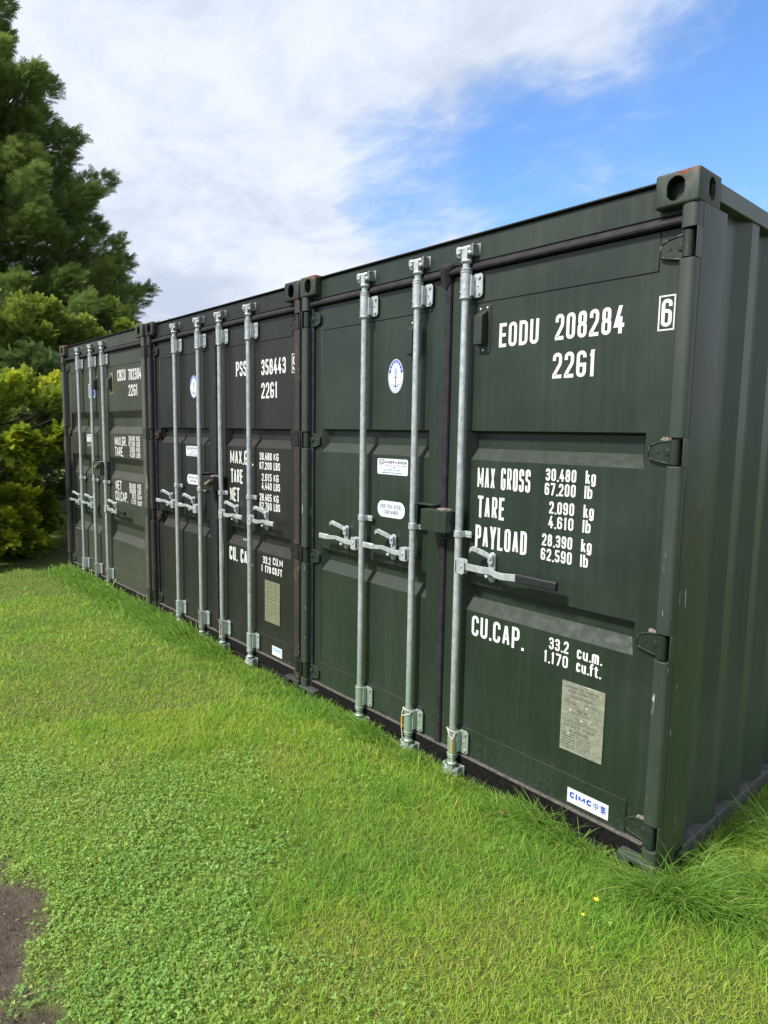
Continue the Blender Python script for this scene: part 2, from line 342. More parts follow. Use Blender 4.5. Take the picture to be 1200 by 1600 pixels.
def rounded(path, X, Z, rmax):
    pts = [(X(p[0]), Z(p[1]), len(p) > 2, 's' if len(p) > 2 and p[2] == 's' else 'r') for p in path]; out = []
    for i, (x, z, r, kd) in enumerate(pts):
        if not r or i in (0, len(pts)-1): out.append((x, z)); continue
        a = Vector((pts[i-1][0]-x, pts[i-1][1]-z)); b = Vector((pts[i+1][0]-x, pts[i+1][1]-z))
        ra = a.length*(.5 if pts[i-1][2] else .98); rb = b.length*(.5 if pts[i+1][2] else .98)
        rr = min(rmax*(.5 if kd == 's' else 1), ra, rb); a.normalize(); b.normalize()
        p0 = Vector((x, z))+a*rr; p1 = Vector((x, z))+b*rr
        for k in range(6):
            u = k/5; q = (1-u)**2*p0+2*u*(1-u)*(p0*.08+Vector((x, z))*.92)+u*u*p1
            out.append((q.x, q.y))
    res = [out[0]]
    for p in out[1:]:
        if (p[0]-res[-1][0])**2+(p[1]-res[-1][1])**2 > 1e-10: res.append(p)
    return res
def ribbon(mb, pts, t, y, H, z0, mat, ext=True, closed=False):
    n = len(pts); P = [Vector(p) for p in pts]; L = []; Rr = []
    for i in range(n):
        if closed: d0 = (P[i]-P[i-2 if i == 0 else i-1]); d1 = (P[1 if i == n-1 else i+1]-P[i])
        else:
            d0 = P[i]-P[i-1] if i > 0 else P[1]-P[0]; d1 = P[i+1]-P[i] if i < n-1 else P[-1]-P[-2]
        d0.normalize(); d1.normalize(); n0 = Vector((-d0.y, d0.x)); n1 = Vector((-d1.y, d1.x)); m = n0+n1
        if m.length < .3: m = n0
        m.normalize(); k = min(1/max(.4, m.dot(n0)), 1.6)
        a, b = P[i]+m*t/2*k, P[i]-m*t/2*k
        if ext and not closed and i in (0, n-1):
            d = -d1 if i == 0 else d0
            zt = None
            if abs(P[i].y-(z0+t/2)) < 1e-5 and d.y < -.2: zt = z0
            if abs(P[i].y-(z0+H-t/2)) < 1e-5 and d.y > .2: zt = z0+H
            if zt is not None: a = a+d*((zt-a.y)/d.y); b = b+d*((zt-b.y)/d.y)
            elif abs(d.y) < .2: a = a+d*t/2; b = b+d*t/2
        L.append(a); Rr.append(b)
    vs = [(v.x, y, v.y) for v in L]+[(v.x, y, v.y) for v in Rr]
    mb.add(vs, [(i, i+1, n+i+1, n+i) for i in range(n-1)], mat)
def text(mb, s, x0, x1, z0, H, t, y, mat, gap=.28, slant=0.0):
    ws = [WID.get(c, 1.0) for c in s]; total = sum(ws)+gap*(len(s)-1); u = (x1-x0)/total; x = x0; k = 0
    for c, wd in zip(s, ws):
        cw = wd*u
        if c in G:
            for si, st in enumerate(G[c]):
                tk = t*(.58 if (c == 'M' and si in (1, 2)) or (c == 'N' and si == 1) or c == 'W' else .86 if c in 'MNXAVKR' else 1.0)
                X = lambda a: x+t/2+a*(max(cw, t*1.01)-t); Z = lambda b: z0+t/2+b*(H-t)
                q = rounded(st, X, Z, min(.5*(cw-t) if cw > t else 0, .3*H))
                cl = abs(q[0][0]-q[-1][0])+abs(q[0][1]-q[-1][1]) < 1e-6 and len(q) > 3
                if len(q) > 1: ribbon(mb, q, tk, y-.00012*(k % 5), H, z0, mat, closed=cl); k += 1
        x += cw+gap*u
def rrect(x0, x1, z0, z1, r, n=6):
    out = []
    for cx_, cz, a0 in ((x1-r, z1-r, 0), (x0+r, z1-r, 90), (x0+r, z0+r, 180), (x1-r, z0+r, 270)):
        for k in range(n+1):
            a = R(a0+90*k/n); out.append((cx_+r*math.cos(a), cz+r*math.sin(a)))
    return out
def ellipse(cx_, cz, rx, rz, n=48): return [(cx_+rx*math.cos(2*math.pi*k/n), cz+rz*math.sin(2*math.pi*k/n)) for k in range(n)]
def ring(mb, cx_, cz, rx, rz, th, y, mat, a0=0, a1=360, n=48):
    vs = []; fs = []
    for k in range(n+1):
        a = R(a0+(a1-a0)*k/n)
        vs += [(cx_+rx*math.cos(a), y, cz+rz*math.sin(a)), (cx_+(rx-th)*math.cos(a), y, cz+(rz-th)*math.sin(a))]
        if k: fs.append((2*k-2, 2*k, 2*k+1, 2*k-1))
    mb.add(vs, fs, mat)

# ------------------------------------------------------------------ shipping container
W, H0, ZB, LEN = 2.438, 2.591, -0.135, 6.058      # overall width, top, underside, length
YD = 0.065                                         # door skin behind the casting face
def casting_mesh():
    def bev(bm, r, seg):
        bmesh.ops.bevel(bm, geom=list(bm.edges), offset=r, segments=seg, affect='EDGES', profile=.5)
    def mk(bm):
        me = bpy.data.meshes.new('tmp'); bm.to_mesh(me); bm.free(); o = bpy.data.objects.new('tmp', me); COL.objects.link(o); return o
    bm = bmesh.new(); bmesh.ops.create_cube(bm, size=1); bmesh.ops.scale(bm, vec=(.162, .178, .118), verts=bm.verts)
    bmesh.ops.translate(bm, vec=(-.081, .089, -.059), verts=bm.verts); bev(bm, .009, 3); base = mk(bm)
    cut = []
    bm = bmesh.new(); bmesh.ops.create_cube(bm, size=1); bmesh.ops.scale(bm, vec=(.132, .148, .092), verts=bm.verts)
    bmesh.ops.translate(bm, vec=(-.081, .089, -.060), verts=bm.verts); cut.append(mk(bm))
    def oval(axis, c, w_, h_):
        m_ = MB(); r = w_/2; pts = []
        for k in range(24):
            a = 2*math.pi*k/24; sgn = 1 if math.sin(a) >= 0 else -1
            pts.append((r*math.cos(a), r*math.sin(a)+sgn*(h_/2-r)))
        if axis == 'y': m_.prism([(c[0]+u, c[2]+v) for u, v in pts], 'y', -.02, .05)
        if axis == 'x': m_.prism([(c[1]+u, c[2]+v) for u, v in pts], 'x', -.05, .02)
        if axis == 'z': m_.prism([(c[0]+v, c[1]+u) for u, v in pts], 'z', -.05, .02)
        o = m_.build('tmp', smooth=False); cut.append(o)
    oval('y', (-.086, 0, -.059), .066, .086); oval('x', (0, .100, -.059), .052, .080); oval('z', (-.081, .089, 0), .062, .110)
    for c in cut:
        md = base.modifiers.new('b', 'BOOLEAN'); md.operation = 'DIFFERENCE'; md.solver = 'EXACT'; md.object = c
    dg = bpy.context.evaluated_depsgraph_get(); dg.update()
    me = bpy.data.meshes.new_from_object(base.evaluated_get(dg))
    for o in cut+[base]: bpy.data.objects.remove(o)
    return me
CAST = casting_mesh()
def casting(parent, x, y, z, mx, my, mz, mat):
    me = CAST.copy(); me.materials.clear(); me.materials.append(mat)
    n = len(me.vertices); co = np.empty(n*3); me.vertices.foreach_get('co', co); co = co.reshape(-1, 3)*np.array([mx, my, mz]); me.vertices.foreach_set('co', co.ravel())
    if mx*my*mz < 0: me.flip_normals()
    me.shade_smooth(); me.set_sharp_from_angle(angle=R(32)); me.update()
    o = bpy.data.objects.new('corner_casting', me); COL.objects.link(o); o.parent = parent; o.location = (x, y, z); return o

def recess(mb, x0, x1, z0, z1, dep, a, b, sl, sr, y=YD):
    i = [(x0+sl, y+dep, z0+b), (x1-sr, y+dep, z0+b), (x1-sr, y+dep, z1-a), (x0+sl, y+dep, z1-a)]
    o = [(x0, y, z0), (x1, y, z0), (x1, y, z1), (x0, y, z1)]
    mb.add(o+i, [(0, 1, 5, 4), (1, 2, 6, 5), (2, 3, 7, 6), (3, 0, 4, 7), (4, 5, 6, 7)])
def door_mesh(xa, xb, px0, px1, recs, dep, stile_l, stile_r):
    mb = MB(); zb, zt = .028, 2.412
    mb.add([(xa, YD, zb), (px0, YD, zb), (px0, YD, zt), (xa, YD, zt)], [(0, 1, 2, 3)])
    mb.add([(px1, YD, zb), (xb, YD, zb), (xb, YD, zt), (px1, YD, zt)], [(0, 1, 2, 3)])
    z = zb
    for (r0, r1, a, b) in sorted(recs):
        mb.add([(px0, YD, z), (px1, YD, z), (px1, YD, r0), (px0, YD, r0)], [(0, 1, 2, 3)])
        recess(mb, px0, px1, r0, r1, dep, a, b, .028, .028); z = r1
    mb.add([(px0, YD, z), (px1, YD, z), (px1, YD, zt), (px0, YD, zt)], [(0, 1, 2, 3)])
    # edges and back skin
    mb.add([(xa, YD, zb), (xb, YD, zb), (xb, YD, zt), (xa, YD, zt), (xa, YD+.06, zb), (xb, YD+.06, zb), (xb, YD+.06, zt), (xa, YD+.06, zt)],
           [(0, 1, 5, 4), (1, 2, 6, 5), (2, 3, 7, 6), (3, 0, 4, 7), (7, 6, 5, 4)])
    # frame members standing slightly proud of the sheet
    mb.box(xa+.001, stile_l, YD-.0022, YD+.003, zb+.001, zt-.001); mb.box(stile_r, xb-.001, YD-.0022, YD+.003, zb+.001, zt-.001)
    mb.box(stile_l+.0015, stile_r-.0015, YD-.0045, YD+.003, 2.268, zt-.002); mb.box(stile_l+.0015, stile_r-.0015, YD-.0065, YD+.003, zb+.002, .170)
    return mb
def fix_door(o):
    # consistent outward (towards -y) normals on the open shell pieces is handled by recalc; nothing else needed
    return o

def hinge(parent, z, side, mat, dirtm, mark=False):
    # side +1: right door (strap runs to the left), -1: left door mirrored about the container centre
    mb = MB(); X = (lambda x: x) if side > 0 else (lambda x: -W-x)
    out = [(-.058, -.048), (-.058, .046), (-.125, .034), (-.152, .020), (-.154, -.026), (-.128, -.036)]
    pr = [(X(x), z+dz) for x, dz in out]; mb.prism(pr, 'y', YD-.016, YD-.001)
    rim = [(-.060, .044), (-.124, .032), (-.150, .019), (-.152, -.024), (-.127, -.034), (-.060, -.046)]
    for i in range(len(rim)-1):
        a, b = rim[i], rim[i+1]; mb.tube([(X(a[0]), YD-.016, z+a[1]), (X(b[0]), YD-.016, z+b[1])], .0042, 6)
    mb.tube([(X(-.076), YD-.015, z+.002), (X(-.076), YD-.022, z+.002)], .015, 16)
    mb.tube([(X(-.076), YD-.0215, z+.002), (X(-.076), YD-.0235, z+.002)], [.009, .008], 12)
    mb.tube([(X(-.118), YD-.015, z+.000), (X(-.118), YD-.0185, z+.000)], .008, 10)
    mb.box(*sorted((X(-.062), X(-.044))), YD-.030, YD-.008, z-.046, z+.045)
    mb.tube([(X(-.040), .030, z-.047), (X(-.040), .030, z+.046)], .0205, 18)
    o = mb.build('hinge', mat, parent, .0012, 1)
    if mark:
        q = MB(); q.tube([(X(-.106), YD-.0172, z-.016), (X(-.102), YD-.0176, z+.004), (X(-.104), YD-.0172, z+.014)], [.003, .006, .003], 8); q.build('paint_mark', M['red'], parent)
    return o
HZ = [2.338, 1.597, .856, .088]

def post(parent, side, mat, nose_mat):
    X = (lambda x: x) if side > 0 else (lambda x: -W-x)
    mb = MB(); zt, zb = H0-.112, ZB+.112
    # rear-facing channel
    pr = [(X(0.0), .052), (X(-.0015), .046), (X(-.006), .044), (X(-.066), .058), (X(-.066), .25), (X(-.02), .25), (X(0.0), .25)]
    mb.prism(pr, 'z', zb, zt)
    o = mb.build('corner_post', mat, parent, .004, 2)
    nose = []
    for k in range(13):
        a = R(180+180*k/12); ca, sa = math.cos(a), math.sin(a); nose.append((X(-.0345+.0315*math.copysign(abs(ca)**.62, ca)), .034+.0285*math.copysign(abs(sa)**.62, sa)))
    nose += [(X(-.003), .050), (X(-.066), .062)]
    nb = MB(); cuts = sorted(HZ); z = zb
    for h in cuts+[None]:
        top = h-.052 if h else zt
        if top-z > .01:
            nb.prism(nose, 'z', z, top)
        if h:
            # narrow web beside the hinge knuckle leaves the dark slot
            nb.box(*sorted((X(-.006), X(.0)-.0005*side)), .012, .050, h-.053, h+.053)
            z = h+.053
    n = nb.build('post_nose', nose_mat, o, .002, 2, ang=50)
    return o, n

def side_wall(parent, side, mat):
    X = (lambda x: x) if side > 0 else (lambda x: -W-x)
    prof = [(-.044, .240), (-.044, .44)]; y = .44
    while y < LEN-.35:
        prof += [(-.008, y+.068), (-.008, y+.138), (-.044, y+.206), (-.044, y+.276)]; y += .276
    prof.append((-.044, LEN-.16))
    vs = []; fs = []
    for (x, yy) in prof: vs += [(X(x), yy, -.028), (X(x), yy, 2.53)]
    for i in range(len(prof)-1): fs.append((2*i, 2*i+2, 2*i+3, 2*i+1))
    mb = MB(); mb.add(vs, fs); return mb.build('side_wall', mat, parent, smooth=False)

def rod(parent, x, col, hand, hz, cz, cord=None, grip=False, hlen=.36):
    """locking rod: hand -1 handle swings to the left, +1 to the right"""
    g = col; yc = .020; mb = MB()
    mb.tube([(x, yc, -.03), (x, yc, 2.455)], .0180, 20)
    for s_, za in ((1, 2.415), (-1, .022)):
        mb.tube([(x, yc, za+s_*.002), (x, yc, za+s_*.010)], .026, 18)
        mb.tube([(x, yc, za+s_*.034), (x, yc, za+s_*.041), (x, yc, za+s_*.052)], [.0225, .0285, .021], 18)
        zc = za+s_*.085
        # cam: forged head with two horns
        mb.cbox(x-.017, x+.017, yc-.017, yc+.020, min(zc-s_*.04, zc+s_*.022), max(zc-s_*.04, zc+s_*.022), .005, axis='y')
        mb.cbox(x-.050, x-.022, yc-.020, yc+.006, min(zc-.006*s_, zc+.028*s_), max(zc-.006*s_, zc+.028*s_), .006, axis='y')
        mb.tube([(x-.042, yc-.004, zc-s_*.022), (x-.030, yc-.002, zc), (x-.006, yc, zc+s_*.004)], [.008, .011, .011], 8)
        mb.tube([(x+.034, yc-.006, zc-s_*.010), (x+.020, yc-.004, zc-s_*.004), (x+.004, yc, zc)], [.010, .012, .011], 8)
        mb.tube([(x-.034, yc-.014, zc+s_*.014), (x+.036, yc+.004, zc+s_*.020)], [.011, .012], 8)
    o = mb.build('locking_rod', g, parent, .0008, 1)
    # keepers welded on header and sill
    for s_, za in ((1, 2.500), (-1, -.063)):
        k = MB(); kz0, kz1 = za-.022, za+.030
        k.cbox(x+.036, x+.050, .006, .052, kz0, kz1, .008, axis='x'); k.cbox(x-.058, x-.046, .012, .052, kz0, kz1, .008, axis='x')
        k.box(x-.056, x+.062, .044, .0495, kz0+.004, kz1+.006); k.tube([(x+.030, .014, za+.02), (x+.052, .010, za+.026)], [.009, .006], 8)
        k.build('cam_keeper', M['galv_dark'], o, .002, 2)
    for zA, zB in ((2.285, 2.412), (.025, .155)):
        b = MB(); b.tube([(x, yc, zA), (x, yc, zA+.007), (x, yc, zA+.0072), (x, yc, zB-.0072), (x, yc, zB-.007), (x, yc, zB)], [.0285, .0285, .0262, .0262, .0285, .0285], 20)
        z0, z1 = (zA+.006, zB-.012) if zA > 1 else (zA+.012, zB+.004)
        b.cbox(x+.018, x+.080, .046, .0525, z0, z1, .012); b.cbox(x+.018, x+.034, .020, .050, z0+.006, z1-.006, .004)
        for zz_ in (z0+.018, z1-.018): b.bolt(x+.060, .046, zz_, .0085, .007)
        b.bolt(x+.050, .046, (z0+z1)/2, .0055, .004)
        for zz_ in (zA+.03, zB-.03): b.tube([(x-.014, yc-.0225, zz_), (x-.0145, yc-.0240, zz_)], .0042, 8, None)
        b.build('rod_bracket', g, o, .0015, 2)
        for zz_ in (zA+.024, zB-.024):
            h = MB(); h.tube([(x-.012, yc-.0236, zz_), (x-.0121, yc-.0246, zz_)], .0042, 10); h.build('rivet_hole_shade', M['dark'], o)  # dark disc painting the shade inside a hole
    c = MB(); c.tube([(x, yc, cz-.016), (x, yc, cz+.016)], .0238, 18); c.box(x+.006, x+.064, .040, .0445, cz-.016, cz+.016); c.box(x+.006, x+.024, .018, .042, cz-.016, cz+.016)
    c.box(x-.030, x+.006, .020, .0445, cz-.016, cz+.016)
    for dx in (.036, .054): c.bolt(x+dx, .040, cz, .0052, .004)
    c.build('rod_clamp', g, o, .0015, 2)
    # handle with its hub
    s_ = hand; hb = MB(); hx0, hx1 = sorted((x+s_*.012, x+s_*.068)); zc = hz
    hb.cbox(hx0, hx1, -.012, -.006, zc-.036, zc+.038, .009); hb.cbox(hx0, hx1, .012, .018, zc-.036, zc+.038, .009)
    hb.cbox(hx0, hx0+.008 if s_ > 0 else hx0+.010, -.012, .018, zc-.034, zc+.036, .003) if s_ > 0 else hb.cbox(hx1-.010, hx1, -.012, .018, zc-.034, zc+.036, .003)
    hb.tube([(x+s_*.046, -.016, zc+.004), (x+s_*.046, .020, zc+.004)], .009, 12)
    def bar(pts, hw, th, mat=None):
        vs = []; fs = []
        for (u, yy, dz, k) in pts: vs += [(x+s_*u, yy-th/2, zc+dz-hw*k), (x+s_*u, yy+th/2, zc+dz-hw*k), (x+s_*u, yy+th/2, zc+dz+hw*k), (x+s_*u, yy-th/2, zc+dz+hw*k)]
        n = len(pts)
        for i in range(n-1):
            for j in range(4): a, b_ = 4*i+j, 4*i+(j+1) % 4; fs.append((a, b_, b_+4, a+4))
        fs += [(0, 1, 2, 3), (4*n-1, 4*n-2, 4*n-3, 4*n-4)]; hb.add(vs, fs, mat)
    if grip:
        bar([(.045, .003, .004, 1), (.17, .003, .003, 1), (.215, .003, .006, .95), (.25, .000, -.004, .9), (.29, -.004, -.006, .95), (.378, -.004, .002, 1)], .0165, .009, M[ 'galv'] if g is M['galv'] else g)
        hh = MB(); a = x+s_*.375; b_ = x+s_*hlen; hh.cbox(min(a, b_), max(a, b_), -.014, .006, zc-.018, zc+.022, .005, axis='x'); 
        for dx in (.05, .075, .10): hh.tube([(a+s_*dx, -.0135, zc+.008), (a+s_*dx, -.0146, zc+.008)], .0025, 6)
        hh.build('handle_grip', M['grip'], o, .002, 2)
    else:
        bar([(.045, .003, .002, 1), (.13, .003, -.002, 1), (.17, .002, .004, .9), (.22, .000, .012, .8), (hlen-.10, -.002, .006, .85), (hlen-.085, -.003, .006, 1.05), (hlen, -.003, .006, .95)], .0135, .010)
        hb.cbox(*sorted((x+s_*(hlen-.09), x+s_*hlen)), -.0105, .0065, zc-.0105, zc+.0225, .004, axis='x')
    hob = hb.build('rod_handle', g, o, .0012, 1)
    # catch on the door holding the handle, with a swinging seal hook
    kx = x+s_*.185 if not grip else x+s_*.188; k = MB()
    k.cbox(kx-.019, kx+.019, .050, .0615, zc-.060, zc+.085, .012)
    k.cbox(kx-.013, kx+.013, .010, .052, zc-.026, zc-.016, .002); k.tube([(kx, .012, zc-.020), (kx+.010, .006, zc-.030)], .008, 8)
    k.tube([(kx, .050, zc-.042), (kx, .042, zc-.042)], .012, 12); k.tube([(kx, .050, zc+.062), (kx, .030, zc+.062)], .011, 12)
    k.cbox(kx-.015, kx+.015, .036, .051, zc+.028, zc+.080, .008)
    d = -1
    hp = [(0, .036, .064), (-.012, .028, .074), (-.032, .018, .084), (-.052, .008, .092), (-.070, .000, .100), (-.085, -.006, .098), (-.094, -.006, .086)]
    vs = []; fs = []
    for i, (u, yy, dz) in enumerate(hp):
        k1 = .015 if i < 5 else .012
        vs += [(kx+u, yy, zc+dz-k1), (kx+u+.002, yy+.007, zc+dz-k1), (kx+u+.002, yy+.007, zc+dz+k1*.7), (kx+u, yy, zc+dz+k1*.7)]
    n = len(hp)
    for i in range(n-1):
        for j in range(4): a, b_ = 4*i+j, 4*i+(j+1) % 4; fs.append((a, b_, b_+4, a+4))
    fs += [(0, 1, 2, 3), (4*n-1, 4*n-2, 4*n-3, 4*n-4)]; k.add(vs, fs)
    k.build('handle_catch', g, o, .0015, 2)
    if cord:
        cb = MB(); z = .168
        loop = [(x+.031*math.cos(a), yc+.031*math.sin(a), z-.028*(1-math.cos(a-R(250)))*.5-.004) for a in [R(250+14*i) for i in range(27)]]
        cb.tube(loop, .0028, 6, M['cordw'] if cord != 'brown' else M['cordb'])
        x2 = x+.022 if cord == 'right' or cord == 'brown' else x-.022
        p = loop[-1]; knot = (x2, yc-.030, .118)
        cb.tube([loop[0], ((loop[0][0]+knot[0])/2, yc-.034, .140), knot], .0028, 6, M['cordw'] if cord != 'brown' else M['cordb'])
        cb.tube([loop[6], (x+.029, yc-.022, .140), knot], .0028, 6, M['cordw'] if cord != 'brown' else M['cordb'])
        zz_ = [.118, .10, .085, .07, .055, .04, .02, .002]
        for ph in (0, math.pi):
            cb.tube([(x2+.0022*math.cos(i*1.9+ph), yc-.031+.0022*math.sin(i*1.9+ph), q) for i, q in enumerate(np.linspace(.120, .045, 22))], .0026, 5, M['cordy'] if cord != 'brown' else M['cordb'])
        cb.tube([(x2, yc-.031, .048), (x2+.002, yc-.030, .02), (x2+.006, yc-.028, -.012)], .0022, 5, M['cordw'] if cord != 'brown' else M['cordb'])
        cb.build('seal_cord', None, o)
    return o

def vent(parent, x0, x1, z0, z1, mat, edge=None):
    mb = MB(); mb.prism(rrect(x0, x1, z0, z1, .012, 4), 'y', YD-.004, YD-.0005)
    xm0, xm1 = x0+.010, x1-.018; zt, zb_ = z1-.052, z0+.036; y0 = YD-.004; y1 = YD-.045
    vs = [(xm0, y0, zt+.022), (xm1, y0, zt+.022), (xm1, y0, zb_), (xm0, y0, zb_), (xm0, y1, zt-.004), (xm1, y1, zt-.004), (xm1, y1, zb_+.004), (xm0, y1, zb_+.004)]
    mb.add(vs, [(0, 4, 5, 1), (1, 5, 6, 2), (4, 7, 6, 5), (0, 3, 7, 4), (2, 6, 7, 3)])
    o = mb.build('vent_cover', mat, parent, .0025, 2)
    for bx_, bz in ((x0+.018, z1-.018), (x1-.018, z1-.016), ((x0+x1)/2, z0+.016)):
        b = MB(); b.bolt(bx_, YD-.004, bz, .005, .004); b.build('vent_screw', M['rivet'], o)
    if edge:
        e = MB(); e.box(x1-.001, x1+.006, YD-.006, YD-.001, z0-.004, z1+.006); e.box(x0+.02, x1, YD-.006, YD-.001, z1, z1+.008); e.box(x0+.03, x1, YD-.006, YD-.001, z0-.008, z0)
        e.build('sealant', edge, parent)
def lock_box(parent, x0, x1, z0, z1, mat, flap=False):
    mb = MB(); yf = -.042; yb = .058; t = .004
    # five-sided cover, open underneath
    mb.box(x0, x1, yf, yf+t, z0, z1); mb.box(x0, x1, yf+t, yb, z1-t, z1); mb.box(x0, x0+t, yf+t, yb, z0, z1-t); mb.box(x1-t, x1, yf+t, yb, z0, z1-t)
    mb.box(x0+.02, x1-.06, yf+.03, yb, z0+.02, z0+.028)
    o = mb.build('lock_box', mat, parent, .004, 3)
    d = MB(); d.tube([(x1+.0008, .010, z1-.045), (x1+.0014, .010, z1-.045)], .020, 16); d.build('lock_opening_shade', M['dark'], o)  # flat dark disc in place of the shaded inside of the opening
    e = MB(); pts = [(x1+.002, .010+.019*math.cos(R(a)), z1-.047+.022*math.sin(R(a))) for a in range(180, 361, 20)]; e.tube(pts, .0028, 6)
    e.build('opening_rim', mat, o)
    m = MB(); m.box(x0-.085, x0+.04, .004, .062, z1+.012, z1+.019); m.box(x0-.085, x0-.079, .010, .062, z0+.01, z1+.012)
    m.build('lock_bracket', mat, o, .001, 1); m = MB()
    m.tube([(x0+.06, .045, z0-.022), (x0+.10, .040, z0-.022), (x0+.105, .040, z0-.04), (x0+.07, .040, z0-.045)], .005, 6)
    m.build('padlock_hook', mat, o)
    if flap:
        f = MB(); f.prism([(x1-.10, z1-.055), (x1-.002, z1-.018), (x1-.002, z1-.030), (x1-.075, z1-.064)], 'y', yf-.030, yf-.001); f.build('lock_flap', M['dirt'], o, .002, 1)
    q = MB(); rr = random.Random(5)
    for i in range(26):
        a = x0+(.45+.35*rr.random())*(x1-x0); q.tube([(a, yf+.03+.05*rr.random(), z1-.002), (a+.004, yf+.035+.05*rr.random(), z1+.005*rr.random()+.001)], [.009, .003], 6)
    q.build('dirt_clump', M['dirt'], o)
    return o

def container(name, loc, rz, label, c, P):
    root = empty(name, loc, rz); tag(root, label, 'shipping container', 'shipping containers in a row')
    mt, mc, mp = M[c], M[c+'_cast'], M[c+'_post']
    for (x, mx) in ((0, 1), (-W, -1)):
        for (z, mz) in ((H0, 1), (ZB, -1)):
            casting(root, x, 0, z, mx, 1, mz, mc if mz > 0 else mp)
            casting(root, x, LEN, z, mx, -1, mz, mp)
    post(root, 1, mp, P.get('nose_r', mp)); post(root, -1, mp, P.get('nose_l', mp))
    # header with its drip edge, sill
    mb = MB(); x0, x1 = -W+.068, -.068
    mb.prism([(.052, 2.452), (.046, 2.458), (.046, 2.566), (.052, 2.572), (.20, 2.572), (.20, 2.452)], 'x', x0, x1)
    hd = mb.build('door_header', mt, root, .0015, 2)
    e = MB(); e.box(x0-.002, x1+.002, .030, .20, 2.5745, 2.5795); e.build('header_drip', M['dark'], hd)  # roof lip coloured near-black to paint its shadow line
    mb = MB(); mb.prism([(.060, ZB+.02), (.060, -.052), (.066, -.046), (.20, -.046), (.20, ZB+.02)], 'x', x0, x1); mb.build('door_sill', mt, root, .003, 2)
    # roof, side walls, rails, back
    mb = MB(); n = 26; vs = []; fs = []
    for i in range(n*4+1):
        y = .19+(LEN-.38)*i/(n*4); k = i % 4; zr = 2.560 if k in (0, 1) else 2.578
        vs += [(-W+.03, y, zr), (-.03, y, zr)]
        if i: fs.append((2*i-2, 2*i-1, 2*i+1, 2*i))
    mb.add(vs, fs); mb.build('roof', mt, root, smooth=False)
    for s_ in (1, -1):
        X = (lambda x: x) if s_ > 0 else (lambda x: -W-x)
        side_wall(root, s_, M[c+'_side_skylit'])
        r = MB(); r.box(*sorted((X(-.052), X(-.002))), .176, LEN-.176, 2.506, 2.573); r.build('top_side_rail', M[c+'_side_skylit'], root, .004, 2)
        r = MB(); r.box(*sorted((X(-.070), X(.000))), .252, LEN-.176, ZB+.004, -.028); r.build('bottom_side_rail', M['railgrey'], root, .004, 2)
        r = MB(); r.box(*sorted((X(-.16), X(0))), LEN-.12, LEN-.004, ZB+.118, H0-.118); r.build('rear_post', mt, root, .006, 2)
    mb = MB(); mb.box(-W+.16, -.16, LEN-.06, LEN-.03, ZB+.02, 2.573); mb.build('end_wall', mt, root)
    mb = MB(); mb.box(-W+.07, -.07, .20, LEN-.06, -.10, -.07); mb.build('floor', M['dark'], root)
    # gaskets: top, middle, bottom and at the hinge sides
    g = MB()
    g.prism([(.048, 2.4135), (.032, 2.418), (.029, 2.426), (.030, 2.434), (.036, 2.443), (.0455, 2.4515), (.0455, 2.4135)], 'x', -W+.070, -.070)
    g.prism([(-1.2465, .058), (-1.240, .050), (-1.225, .0485), (-1.210, .050), (-1.2045, .058), (-1.207, .075), (-1.243, .075)], 'z', -.035, 2.440)
    g.box(-.0775, -.0665, .052, .072, -.03, 2.43); g.prism([(-W+.040, .0475), (-W+.060, .0440), (-W+.085, .0505), (-W+.085, .070), (-W+.0665, .070), (-W+.0665, .0615), (-W+.040, .0560)], 'z', -.03, 2.43)
    g.build('door_gasket', M['rubber'], root, .0015, 1, ang=25)
    if P.get('tape'):
        q = MB(); q.add([(-1.262, .024, 2.462), (-1.235, .022, 2.470), (-1.175, .026, 2.476), (-1.160, .028, 2.466), (-1.196, .026, 2.438), (-1.206, .046, 2.395), (-1.232, .044, 2.355), (-1.256, .045, 2.365), (-1.264, .030, 2.43), (-1.222, .018, 2.448)],
                        [(0, 1, 9), (1, 2, 9), (2, 3, 9), (3, 4, 9), (4, 5, 9), (5, 6, 9), (6, 7, 9), (7, 8, 9), (8, 0, 9)])
        qo = q.build('gasket_flap', M['rubber'], root, smooth=False); sm = qo.modifiers.new('s', 'SOLIDIFY'); sm.thickness = .003
    g = MB(); g.box(-W+.085, -.079, .048, .070, -.052, .0175); g.build('bottom_gasket', M['rubber_low'], root, .002, 2)
    g = MB(); g.box(-W+.085, -.079, .045, .068, .0185, .0265); g.build('gasket_lip', M['lip'], root, .001, 1)
    # doors
    recs, dep = P['recs'], P['dep']
    dl = door_mesh(-W+.086, -1.248, P['L'][0], P['L'][1], recs, dep, -W+.158, -1.338).build('door', mt, root, .0012, 1, ang=20)
    dr = door_mesh(-1.203, -.079, P['R'][0], P['R'][1], recs, dep, -1.118, -.159).build('door', mt, root, .0012, 1, ang=20)
    for d in (dl, dr):
        pass
    for i, z in enumerate(HZ):
        hinge(dr, z, 1, mt, None); hinge(dl, z, -1, mt, None, mark=(P.get('redmark') and i in (1, 2)))
    # dirt lying on the hinges of the near container
    if P.get('hinge_dirt'):
        rr = random.Random(3)
        for z in HZ[1:]:
            q = MB()
            for i in range(16):
                a = -.070-.035*rr.random(); q.tube([(a, .050+.008*rr.random(), z+.044), (a+.003, .050, z+.050+.006*rr.random())], [.007, .0025], 6)
            q.build('dirt_clump', M['dirt'], dr)
    for (x, hand, cord, grip, hl) in P['rods']:
        rod(root, x, M[P['galv']], hand, P['hz'], P['cz'], cord, grip, hl)
    for (d, a, b, c0, c1, ed) in P['vents']: vent(dl if d == 'l' else dr, a, b, c0, c1, mt, ed)
    lock_box(root, *P['lock'], mt, P.get('flap', False))
